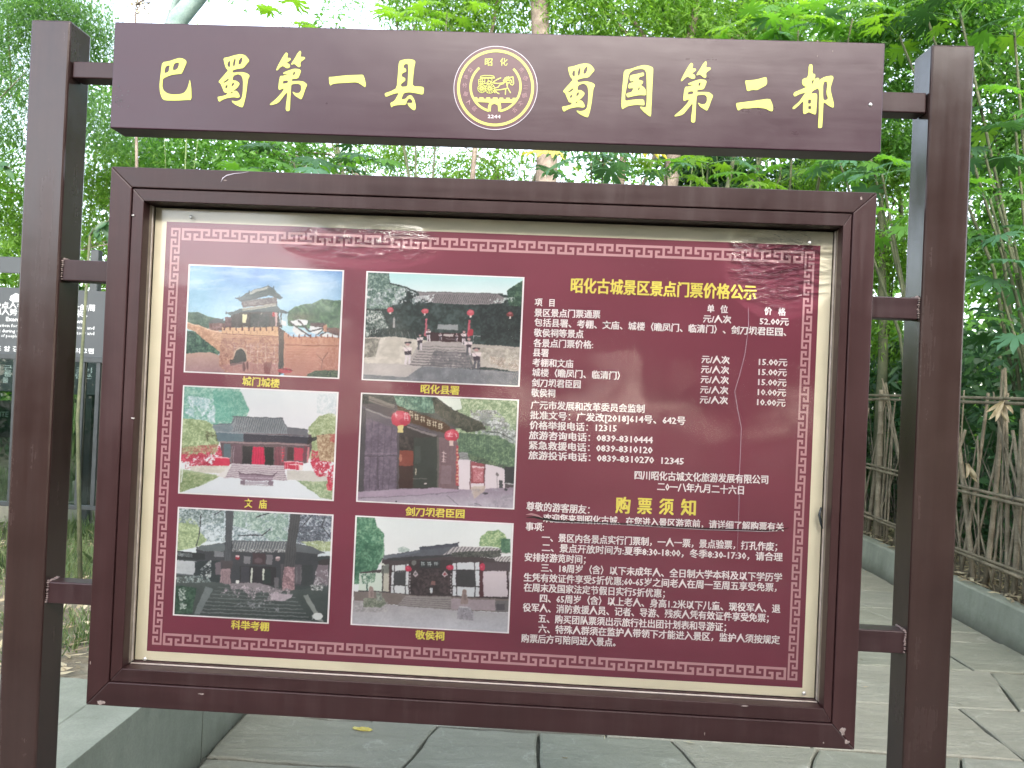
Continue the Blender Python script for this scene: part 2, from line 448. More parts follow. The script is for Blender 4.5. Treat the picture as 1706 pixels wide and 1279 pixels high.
chars = [
 ([["145 240 133 330 118 450 112 520 120 600 140 660 170 690 320 692 430 685 492 685 490 560 480 490 470 440 460 490 440 555 400 605 330 620 260 620 200 605 160 570 147 530 148 480 155 430 210 405 270 385 330 378 375 375 400 320 420 275 433 240 425 215 385 192 345 188 300 200 230 225",
    "170 370 175 320 190 285 235 275 228 320 220 352", "270 335 275 290 290 250 345 240 340 285 320 325"]], ZA, None),
 ([SHU], ZA, None), ([[DI[0]], [DI[1]], DI2], ZB, None),
 ([["670 330 700 330 830 315 960 310 995 308 1010 345 1022 400 1015 430 980 405 940 380 840 385 745 390 700 400 685 415 675 385"]], ZB, None),
 ([["1335 180 1380 165 1430 160 1475 168 1492 185 1480 230 1470 330 1463 420 1560 422 1572 440 1565 500 1500 485 1440 475 1380 480 1355 545 1395 540 1420 510 1450 500 1480 540 1495 600 1490 640 1470 645 1430 610 1412 575 1450 578 1465 570 1455 545 1430 530 1410 560 1400 595 1330 595 1280 605 1262 620 1252 575 1290 560 1320 510 1335 480 1270 495 1210 522 1197 485 1260 465 1315 435 1325 300",
    "1375 240 1385 210 1420 205 1425 250 1420 350 1415 420 1360 425 1350 400 1395 365 1395 340 1358 325 1365 295 1405 280 1400 250"]], ZB, None),
 ([SHU], ZA, ((372.2, 96.5), (946.0, 111.8))),
 ([["850 190 930 175 1000 150 1080 128 1140 135 1195 160 1195 220 1185 400 1175 600 1170 740 1140 730 1080 680 1045 640 1040 620 1080 628 1110 630 1118 560 1120 500 1118 300 1115 220 1090 180 1040 175 960 190 915 225 900 280 880 400 865 480 862 555 950 540 1020 535 1085 535 1095 600 1080 608 1000 600 900 615 860 635 830 655 818 620 825 450 840 300"],
   ["925 250 1000 235 1085 215 1088 255 1030 275 1015 300 1080 320 1070 350 1045 365 1085 390 1110 430 1112 490 1040 485 950 500 890 518 872 465 940 450 955 420 960 400 900 410 905 350 960 330 965 315 925 325 915 290", "1015 430 1020 390 1040 395 1030 430"]], ZD, None),
 ([[DI[0]], [DI[1]], DI2], ZB, ((476.6, 86.7), (1151.3, 104.0))),
 ([["745 250 780 250 860 240 945 215 955 240 953 290 900 320 860 342 820 338 765 353 755 300"], ["660 465 700 458 850 440 980 420 1000 460 1012 500 1010 540 985 540 940 515 850 505 780 515 720 512 680 538 665 500"]], ZE, None),
 ([["1350 98 1388 97 1383 185 1408 188 1412 210 1400 240 1435 222 1452 235 1430 270 1455 240 1500 215 1570 203 1585 222 1570 270 1553 330 1570 400 1588 470 1585 512 1540 490 1490 450 1485 520 1478 680 1470 700 1440 700 1438 680 1445 560 1447 450 1448 320 1390 345 1370 375 1425 370 1430 400 1425 480 1418 575 1385 565 1350 548 1320 565 1300 568 1295 520 1300 440 1250 490 1215 520 1195 518 1200 500 1260 450 1300 390 1320 365 1270 375 1215 405 1203 380 1215 360 1290 330 1330 310 1305 305 1285 280 1290 235 1345 220",
    "1340 470 1345 430 1372 430 1370 470", "1342 520 1345 492 1372 490 1370 525", "1485 420 1485 270 1520 255 1525 300 1515 370 1535 425 1500 440", "1375 275 1382 250 1400 245 1385 285"]], ZE, None)]
YL = HY-.0006
for polys, (o, k), mv in chars:
    dx = dz = 0
    if mv:
        a = atY(*mv[0], YL); c = atY(*mv[1], YL); dx, dz = c.x-a.x, c.z-a.z
    allp = []
    for grp in polys:
        for pl in grp: allp.append([(x+dx, z+dz) for x, z in chaikin(topl(pl, o, k, YL), 1)])
    fill2d(allp, 'header_character', M['gold'], YL, .0008, header)
    # darker cut edge behind the vinyl letter
    cx = sum(p[0] for p in allp[0])/len(allp[0])

# ---- emblem
def ring(cx, cz, r1, r2, a0=0, a1=360, n=96, sx=1.0):
    full = abs(a1-a0) >= 360
    A = [R(a0+(a1-a0)*i/n) for i in range(n if full else n+1)]
    o = [(cx+r1*sx*math.cos(a), cz+r1*math.sin(a)) for a in A]
    i_ = [(cx+r2*sx*math.cos(a), cz+r2*math.sin(a)) for a in A]
    return [o, i_] if full else [o+i_[::-1]]
EC = atY(740+706/8.253, 70+632/8.253, HY)
pxm = (atY(740+1230/8.253, 70+632/8.253, HY)-atY(740+178/8.253, 70+632/8.253, HY)).length/1052.0   # metres per unit of the enlargement
def E(x, y):      # enlargement -> plane, keeping the sign's slope
    p = atY(740+x/8.253, 70+y/8.253, YL); return (p.x, p.z)
ecx, ecz = EC.x, EC.z
fill2d([ring(ecx, ecz, 572*pxm, 0.0001, n=96)[0]], 'emblem_disc', M['emblem_bg'], YL, .0003, header)
YE = YL-.0005
fill2d(ring(ecx, ecz, 576*pxm, 569*pxm), 'emblem_edge', M['pale_line'], YE, .0003, header)
fill2d(ring(ecx, ecz, 528*pxm, 492*pxm), 'emblem_ring', M['gold'], YE, .0004, header)
fill2d(ring(ecx, ecz+.9*20*pxm, 358*pxm, 328*pxm, 133, 257)+ring(ecx, ecz+.9*20*pxm, 358*pxm, 328*pxm, -77, 47), 'emblem_arc', M['gold'], YE, .0004, header)
wall_pts = [(392, 760)]
x = 400
cren = [(400, 455), (485, 540), (580, 632), (670, 735), (762, 812), (852, 902), (942, 1004)]
top = lambda x: 760+(x-400)*.018
pts = []
for a, c in cren: pts += [(a, top(a)+18), (a, top(a)-2), (c, top(c)-2), (c, top(c)+18)]
pts += [(1000, 790), (965, 835), (775, 835), (785, 900), (772, 952), (742, 952), (742, 900), (735, 865), (690, 848), (650, 865), (643, 900), (640, 955), (600, 945), (603, 890), (622, 832), (432, 822), (398, 780)]
fill2d([[E(*p) for p in pts]], 'emblem_gate', M['gold'], YE-.0002, .0004, header)
def estrokes(strokes, name, w, mat, y=YE-.0002, closed=False):
    polys = MB()
    for st in strokes:
        pw = w
        q = [E(*p) for p in st]
        for (xa, za), (xb, zb) in zip(q[:-1], q[1:]):
            d = math.hypot(xb-xa, zb-za) or 1e-6
            nx, nz = -(zb-za)/d*pw*pxm/2, (xb-xa)/d*pw*pxm/2
            ex, ez = (xb-xa)/d*pw*pxm*.3, (zb-za)/d*pw*pxm*.3
            polys.add([(xa+nx-ex, y, za+nz-ez), (xa-nx-ex, y, za-nz-ez), (xb-nx+ex, y, zb-nz+ez), (xb+nx+ex, y, zb+nz+ez)], [(0, 1, 2, 3)])
            y -= .000012
    return P(polys.build(name, mat, None, fixn=False), header)
def circ(cx, cy, r, n=20, a0=0, a1=360): return [(cx+r*math.cos(R(a0+(a1-a0)*i/n)), cy+r*math.sin(R(a0+(a1-a0)*i/n))) for i in range(n+1)]
st = [circ(518, 640, 56), circ(628, 640, 66), circ(518, 640, 12), circ(628, 640, 14)]
for cxx, rr in ((518, 56), (628, 66)):
    for k in range(12): st.append([(cxx+12*math.cos(k*math.pi/6), 640+12*math.sin(k*math.pi/6)), (cxx+rr*math.cos(k*math.pi/6), 640+rr*math.sin(k*math.pi/6))])
st += [[(495, 500), (505, 472), (550, 462), (640, 462), (685, 472), (693, 500), (495, 502)], [(500, 488), (690, 488)], [(475, 520), (475, 590), (500, 600)], [(475, 520), (505, 518), (520, 505)], [(505, 505), (505, 590)], [(530, 510), (530, 585)],
       [(560, 505), (560, 580)], [(605, 505), (605, 600)], [(475, 545), (560, 545)], [(475, 570), (600, 572)], [(640, 500), (660, 520), (655, 545), (635, 550), (640, 580)], [(585, 560), (615, 540), (640, 545)]]
estrokes(st, 'emblem_chariot', 8, M['gold'])
st = [[(625, 535), (660, 560), (740, 570), (820, 560), (850, 545)], [(680, 545), (730, 515), (780, 492)], [(700, 632), (740, 622), (770, 585), (820, 570)], [(700, 660), (780, 655), (850, 640)], [(690, 665), (735, 700), (755, 712)], [(670, 660), (700, 700)],
      [(820, 560), (830, 510), (870, 490), (915, 485), (945, 480)], [(945, 480), (950, 520), (955, 570), (940, 592), (918, 585), (900, 555)], [(900, 555), (880, 560), (868, 590), (870, 625), (890, 660), (912, 698)], [(815, 545), (860, 505), (905, 500)], [(835, 550), (880, 520), (905, 535)],
      [(870, 630), (845, 650), (842, 720)], [(825, 520), (812, 530)], [(845, 505), (838, 492)], [(865, 497), (860, 482)], [(885, 495), (882, 478)], [(860, 550), (865, 600)], [(905, 520), (925, 530), (930, 560)]]
estrokes(st, 'emblem_horse', 13, M['gold'])

# ---- type
def glyphs(s, bold=.018):
    """letter shapes; weight comes from close copies, each a hair nearer than the last"""
    cu = bpy.data.curves.new('t', 'FONT'); cu.body = s; cu.size = 1.0; cu.resolution_u = 1
    tmp = bpy.data.objects.new('tmp', cu); COL.objects.link(tmp)
    dg = bpy.context.evaluated_depsgraph_get()
    me = bpy.data.meshes.new_from_object(tmp.evaluated_get(dg))
    bpy.data.objects.remove(tmp); bpy.data.curves.remove(cu)
    nv = len(me.vertices); a = np.empty(nv*3, 'f'); me.vertices.foreach_get('co', a); a = a.reshape(-1, 3)
    n = len(me.polygons); nl = len(me.loops)
    li = np.empty(nl, 'i'); me.loops.foreach_get('vertex_index', li)
    lt = np.empty(n, 'i'); me.polygons.foreach_get('loop_total', lt)
    offs = [(-bold, bold*.35), (bold, -bold*.35), (bold*.9, bold*.55), (-bold*.9, -bold*.55)] if bold > 0 else [(0, 0)]
    V = np.concatenate([a+np.array([ox, oy, k]) for k, (ox, oy) in enumerate(offs)])
    LI = np.concatenate([li+k*nv for k in range(len(offs))]); LT = np.tile(lt, len(offs))
    bpy.data.meshes.remove(me)
    me = bpy.data.meshes.new('text')
    me.vertices.add(len(V)); me.vertices.foreach_set('co', V.ravel().astype('f'))
    me.loops.add(len(LI)); me.loops.foreach_set('vertex_index', LI.astype('i'))
    ls = np.concatenate([[0], np.cumsum(LT)[:-1]]).astype('i')
    me.polygons.add(len(LT)); me.polygons.foreach_set('loop_start', ls); me.polygons.foreach_set('loop_total', LT.astype('i'))
    me.update(calc_edges=True)
    return me
def place_text(me, x0, z0, x1, z1, h, y, mat, name, parent, em=.92):
    n = len(me.vertices); a = np.empty(n*3, 'f'); me.vertices.foreach_get('co', a); a = a.reshape(-1, 3).astype('d')
    lo, hi = a[:, 0].min(), a[:, 0].max()
    L = math.hypot(x1-x0, z1-z0); ang = math.atan2(z1-z0, x1-x0)
    xs = (a[:, 0]-lo)/(hi-lo)*L; zs = (a[:, 1]-.36)*(h/em)
    X = x0+xs*math.cos(ang)-zs*math.sin(ang); Z = z0+xs*math.sin(ang)+zs*math.cos(ang)
    me.vertices.foreach_set('co', np.stack([X, y-a[:, 2]*.00004, Z], 1).ravel().astype('f')); me.update()
    me.materials.clear(); me.name = name
    return P(link(name, me, None, mat), parent)
# the two words and the small ring of writing on the emblem
for s, x, y_, h, rot, mat in (('昭', 612, 275, 105, 0, 'gold'), ('化', 822, 275, 105, 0, 'gold')):
    a = E(x-52, y_); c = E(x+52, y_+2)
    place_text(glyphs(s, .01), a[0], a[1], c[0], c[1], h*pxm, YE-.0003, M[mat], 'emblem_character', header)
for s, x, y_, rot in (('公', 360, 385, 48), ('令', 300, 482, 28), ('分', 283, 595, 8), ('服', 298, 715, -14), ('人', 340, 825, -32), ('區', 418, 918, -50),
                      ('南', 1065, 385, -45), ('唐', 1118, 500, -22), ('三', 1122, 622, -5), ('國', 1105, 735, 14), ('文', 1048, 843, 32), ('古', 968, 935, 48)):
    ca, sa = math.cos(R(rot))*30, math.sin(R(rot))*30
    a = E(x-ca, y_+sa); c = E(x+ca, y_-sa)
    place_text(glyphs(s, .0), a[0], a[1], c[0], c[1], 62*pxm, YE-.0003, M['dim_print'], 'emblem_character', header)
a = E(600, 1020); c = E(775, 1026)
place_text(glyphs('2244', .0), a[0], a[1], c[0], c[1], 62*pxm, YE-.0003, M['text_white'], 'emblem_character', header)

# ---- poster
YP = .0500
b = MB(); b.box(.0742, 1.5336, YP+.0006, YP+.0040, 1.0018, 1.9862)
poster = P(b.build('poster', M['cream'], None, .0004, 1))
b = MB(); b.box(.100, 1.508, YP, YP+.0004, 1.022, 1.9565)
P(b.build('maroon_field', M['maroon'], None), poster)
# key-pattern border
CELL_A = ["#####.###"[:8], "#..#.#..", "#.##.##.", "#.......", "########"]
CELL_A[0] = "####.###"
CELL_B = CELL_A[::-1]
def fret_rows(n):
    rows = [""]*5
    for i in range(n):
        cell = CELL_B if (i % 4) in (0, 3) else CELL_A
        for r_ in range(5): rows[r_] += cell[r_]
    return [r_+"#" for r_ in rows]
def fret(name, n, x0, x1, z0, z1, vertical, flip):
    rows = fret_rows(n); b = MB(); W = len(rows[0])
    yy = YP-.0004
    for j, row in enumerate(rows):
        i = 0
        while i < W:
            if row[i] == '#':
                k = i
                while k < W and row[k] == '#': k += 1
                if not vertical:
                    jj = 4-j if flip else j
                    a0, a1 = x0+(x1-x0)*i/W, x0+(x1-x0)*k/W
                    c1, c0 = z1-(z1-z0)*jj/5, z1-(z1-z0)*(jj+1)/5
                else:
                    jj = 4-j if flip else j
                    c1, c0 = z1-(z1-z0)*i/W, z1-(z1-z0)*k/W
                    a0, a1 = x0+(x1-x0)*jj/5, x0+(x1-x0)*(jj+1)/5
                b.add([(a0, yy, c0), (a1, yy, c0), (a1, yy, c1), (a0, yy, c1)], [(0, 1, 2, 3)])
                i = k
            else: i += 1
    P(b.build(name, M['fret'], None, fixn=False), poster)
FX0, FX1, FZ0, FZ1 = .1110, 1.4965, 1.0365, 1.9435
cw, rh = .0208, .0262
fret('key_border', 24, FX0, FX0+cw, FZ0, FZ1, True, True)
fret('key_border', 24, FX1-cw, FX1, FZ0, FZ1, True, False)
fret('key_border', 32, FX0+cw+.003, FX1-cw-.003, FZ1-rh, FZ1, False, False)
fret('key_border', 32, FX0+cw+.003, FX1-cw-.003, FZ0, FZ0+rh, False, False)

YT = YP-.0012
O7, O8, K = (860, 440), (850, 780), 3.41
O = {'7': (O7, K), '8': (O8, K), '1': ((290, 430), 5.6833), '2': ((590, 440), 5.6833), '3': ((285, 630), 5.6833), '4': ((580, 645), 5.6833), '5': ((275, 835), 5.6833), '6': ((570, 850), 5.6833)}
LINES = [
 ('7', '昭化古城景区景点门票价格公示', 310, 120, 1366, 163, 84, 'y'), ('7', '项', 105, 216, 149, 217, 44, 'w'), ('7', '目', 188, 219, 218, 220, 44, 'w'),
 ('7', '单', 1085, 252, 1126, 253, 44, 'w'), ('7', '位', 1160, 256, 1203, 257, 44, 'w'), ('7', '价', 1410, 266, 1453, 267, 44, 'w'), ('7', '格', 1488, 270, 1532, 271, 44, 'w'),
 ('7', '景区景点门票通票', 103, 275, 478, 286, 46, 'w'), ('7', '元/人次', 1062, 310, 1222, 315, 44, 'w'), ('7', '52.00元', 1383, 323, 1550, 328, 44, 'w'),
 ('7', '包括县署、考棚、文庙、城楼（瞻凤门、临清门）、剑刀坝君臣园、', 103, 330, 1535, 386, 46, 'w'), ('7', '敬侯祠等景点', 100, 389, 383, 398, 46, 'w'),
 ('7', '各景点门票价格:', 98, 447, 438, 458, 46, 'w'), ('7', '县署', 95, 501, 185, 505, 46, 'w'),
 ('7', '元/人次', 1053, 540, 1213, 546, 44, 'w'), ('7', '15.00元', 1378, 554, 1541, 559, 44, 'w'), ('7', '考棚和文庙', 92, 558, 325, 567, 46, 'w'),
 ('7', '元/人次', 1050, 597, 1210, 603, 44, 'w'), ('7', '15.00元', 1376, 611, 1538, 616, 44, 'w'), ('7', '城楼（瞻凤门、临清门）', 90, 614, 590, 634, 46, 'w'),
 ('7', '元/人次', 1048, 654, 1208, 660, 44, 'w'), ('7', '15.00元', 1374, 668, 1536, 674, 44, 'w'), ('7', '剑刀坝君臣园', 88, 673, 367, 683, 46, 'w'),
 ('7', '元/人次', 1045, 712, 1205, 718, 44, 'w'), ('7', '10.00元', 1372, 725, 1534, 731, 44, 'w'), ('7', '敬侯祠', 85, 730, 222, 735, 46, 'w'),
 ('7', '元/人次', 1043, 769, 1203, 775, 44, 'w'), ('7', '10.00元', 1368, 782, 1531, 789, 44, 'w'),
 ('7', '广元市发展和改革委员会监制', 83, 799, 730, 822, 47, 'w'), ('7', '批准文号：广发改[2018]614号、642号', 78, 857, 962, 890, 47, 'w'),
 ('7', '价格举报电话：12315', 76, 914, 572, 932, 47, 'w'), ('7', '旅游咨询电话：0839-8310444', 73, 971, 777, 998, 47, 'w'),
 ('7', '紧急救援电话：0839-8310120', 72, 1028, 775, 1056, 47, 'w'), ('7', '旅游投诉电话：0839-8310270  12345', 70, 1085, 953, 1119, 47, 'w'),
 ('7', '四川昭化古城文化旅游发展有限公司', 672, 1198, 1432, 1225, 50, 'w'),
 ('8', '二0一八年九月二十六日', 835, 103, 1328, 125, 50, 'w'), ('8', '尊敬的游客朋友：', 92, 215, 452, 236, 50, 'w'),
 ('8', '购', 598, 210, 684, 213, 92, 'y'), ('8', '票', 722, 213, 806, 217, 92, 'y'), ('8', '须', 846, 218, 930, 221, 92, 'y'), ('8', '知', 970, 222, 1055, 226, 92, 'y'),
 ('8', '欢迎您来到昭化古城、在您进入景区游览前，请详细了解购票有关', 188, 283, 1555, 335, 48, 'w'), ('8', '事项:', 88, 330, 192, 334, 48, 'w'),
 ('8', '一、景区内各景点实行门票制，一人一票，景点验票，打孔作废；', 180, 392, 1518, 446, 48, 'w'),
 ('8', '二、景点开放时间为:夏季8:30-18:00，冬季8:30-17:30，请合理', 180, 450, 1548, 505, 48, 'w'), ('8', '安排好游览时间；', 82, 504, 430, 519, 48, 'w'),
 ('8', '三、18周岁（含）以下未成年人、全日制大学本科及以下学历学', 175, 565, 1545, 621, 48, 'w'),
 ('8', '生凭有效证件享受5折优惠;60-65岁之间老人在周一至周五享受免票，', 77, 619, 1515, 678, 48, 'w'), ('8', '在周末及国家法定节假日实行5折优惠；', 77, 676, 880, 712, 48, 'w'),
 ('8', '四、65周岁（含）以上老人、身高1.2米以下儿童、现役军人、退', 168, 738, 1535, 799, 48, 'w'),
 ('8', '役军人、消防救援人员、记者、导游、残疾人凭有效证件享受免票；', 72, 790, 1470, 852, 48, 'w'),
 ('8', '五、购买团队票须出示旅行社出团计划表和导游证；', 160, 853, 1228, 903, 48, 'w'),
 ('8', '六、特殊人群须在监护人带领下才能进入景区，监护人须按规定', 160, 911, 1532, 976, 48, 'w'), ('8', '购票后方可陪同进入景点。', 63, 965, 600, 990, 48, 'w'),
 ('1', '城门城楼', 645, 1162, 1000, 1188, 84, 'y'), ('2', '昭化县署', 630, 1180, 998, 1197, 84, 'y'), ('3', '文', 695, 1184, 770, 1186, 84, 'y'), ('3', '庙', 832, 1191, 908, 1194, 84, 'y'),
 ('4', '剑刀坝君臣园', 543, 1176, 1103, 1200, 84, 'y'), ('5', '科举考棚', 625, 1168, 985, 1190, 84, 'y'), ('6', '敬侯祠', 692, 1178, 968, 1192, 84, 'y')]
for z, s, xa, ya, xb, yb, h, c in LINES:
    o, k = O[z]
    a = atY(o[0]+xa/k, o[1]+ya/k, YT); q = atY(o[0]+xb/k, o[1]+yb/k, YT)
    hh = (atY(o[0]+xa/k, o[1]+(ya-h/2)/k, YT)-atY(o[0]+xa/k, o[1]+(ya+h/2)/k, YT)).length
    place_text(glyphs(s, .030 if c == 'w' else .034), a.x, a.z, q.x, q.z, hh, YT, M['text_white' if c == 'w' else 'text_yellow'], 'text_line', poster)

# the slit and raised lip where the vinyl has been cut across under the welcome line
def ribbon(pts, w, y, mat, name, lift=.0):
    b = MB(); n = len(pts); vs = []
    for i, ((px, py), ww) in enumerate(zip(pts, w)):
        p = atY(px, py, YT)
        vs += [(p.x, y, p.z-ww/2), (p.x, y-lift, p.z+ww/2)]
    b.add(vs, [(2*i, 2*i+2, 2*i+3, 2*i+1) for i in range(n-1)])
    return P(b.build(name, mat, None, fixn=False), poster)
sl = [(876, 862), (890, 861), (905, 864), (925, 867), (950, 868.5), (985, 869.5), (1030, 871.5), (1080, 874.5), (1130, 877.5), (1180, 880), (1230, 881.5), (1275, 883), (1300, 882), (1314, 879)]
ribbon(sl, [.0003, .0035, .0055, .0045, .0032, .0026, .0022, .002, .0022, .002, .0018, .0020, .0022, .0008], YT-.0006, M['dark_gap'], 'slit')  # dark ribbon laid on the vinyl, painted as the shade inside the slit
ribbon([(x, y+2.2) for x, y in sl[2:13]], [.0002, .0016, .0012, .001, .001, .001, .0012, .0014, .0014, .0014, .0002], YT-.0008, M['pale_line'], 'slit_lip', .0006)
ribbon([(876, 857), (885, 856), (897, 859), (905, 863)], [.0008, .005, .004, .0005], YT-.0009, M['fret'], 'slit_lip', .001)

# ---- clear acrylic sheet in front, slightly buckled
t = NT('clear_sheet')
fres = t.n.new('ShaderNodeFresnel'); fres.inputs['IOR'].default_value = 1.5
nz = t.noise(3.2, 2, .5, t.mapping((1, 1, .55)))
nb = t.bump(nz, .35, .03)
gl = t.n.new('ShaderNodeBsdfGlossy'); gl.inputs['Roughness'].default_value = .08
sc = t.n.new('ShaderNodeBsdfTransparent'); sc.inputs[0].default_value = (.97, .97, .97, 1)
def near(px, py, r, sx=1.0, sz=1.0):
    """1 inside a soft patch of the sheet around a point, 0 away from it"""
    p = atY(px, py, .043)
    m = t.n.new('ShaderNodeMapping'); m.vector_type = 'POINT'
    m.inputs['Location'].default_value = (-p.x*sx, 0, -p.z*sz); m.inputs['Scale'].default_value = (sx, 0, sz)
    t.l.new(t.tc.outputs['Object'], m.inputs[0])
    l = t.n.new('ShaderNodeVectorMath'); l.operation = 'LENGTH'; t.l.new(m.outputs[0], l.inputs[0])
    return t.ramp(l.outputs['Value'], [(0.0, 1.0), (r, 0.0)])
zone = t.math('MAXIMUM', near(1305, 432, .12), t.math('MULTIPLY', near(600, 402, .13, .7, 2.6), .35))
wr = t.noise(1.0, 3, .6, t.mapping((18, 1, 55), (0, .75, 0)), dist=.6)     # wrinkles running to the top right corner
wr2 = t.noise(60, 3, .6, t.mapping((1, 1, 2.6)))
nb = t.bump(t.math('MULTIPLY', wr, zone), 1.0, .055, nb)
nb = t.bump(t.math('MULTIPLY', wr2, zone), .6, .006, nb)
dia = t.noise(1.0, 2, .5, t.mapping((2.2, 1, 6), (0, .7, 0)))
nb = t.bump(dia, .12, .02, nb)
t.l.new(nb, gl.inputs['Normal']); t.l.new(nb, fres.inputs['Normal'])
mx = t.n.new('ShaderNodeMixShader')
t.l.new(t.math('MULTIPLY', fres.outputs[0], .85), mx.inputs[0]); t.l.new(sc.outputs[0], mx.inputs[1]); t.l.new(gl.outputs[0], mx.inputs[2])
t.done(mx.outputs[0]); M['pane'] = t.m
nx_, nz_ = 90, 60
vs = []; fs = []
g = np.random.RandomState(3)
ph = g.uniform(0, 6.28, 12)
for j in range(nz_+1):
    for i in range(nx_+1):
        u, v = i/nx_, j/nz_
        e = min(u, 1-u, v, 1-v)*8; e = min(1, e)
        w = .0010*math.sin(5*u+3*v+ph[0])+.0007*math.sin(11*u-7*v+ph[1])+.0005*math.sin(17*u+15*v+ph[2])
        # diagonal buckle running into the top right corner
        d = ((u-1.0)*.82-(v-1.0)*1.35)
        w += .0022*math.exp(-(d/.035)**2)*max(0, (u-.72)/.28)
        vs.append((.0745+u*1.459, .0432-abs(w)*e-.0006*e, 1.0015+v*.985))
for j in range(nz_):
    for i in range(nx_):
        a = j*(nx_+1)+i
        fs.append((a, a+1, a+nx_+2, a+nx_+1))
b = MB(); b.add(vs, fs, True)
P(b.build('cover_sheet', M['pane'], None, fixn=False))
for px, py in ((318, 361), (1349, 404), (241, 1098), (1340, 1155)):
    p = atY(px, py, .040); screw(p.x, .0405, p.z, .0042)
b = MB()
sc_pts = [(1247, 512), (1247, 545), (1241, 590), (1232, 625), (1224, 652), (1229, 682), (1235, 712), (1234, 745), (1232, 790), (1231, 850), (1228, 925)]
b.tube([atY(x, y, .0395) for x, y in sc_pts], [.0001]+[.0002]*9+[.0001], 4); P(b.build('scratch', M['pale_line'], None))
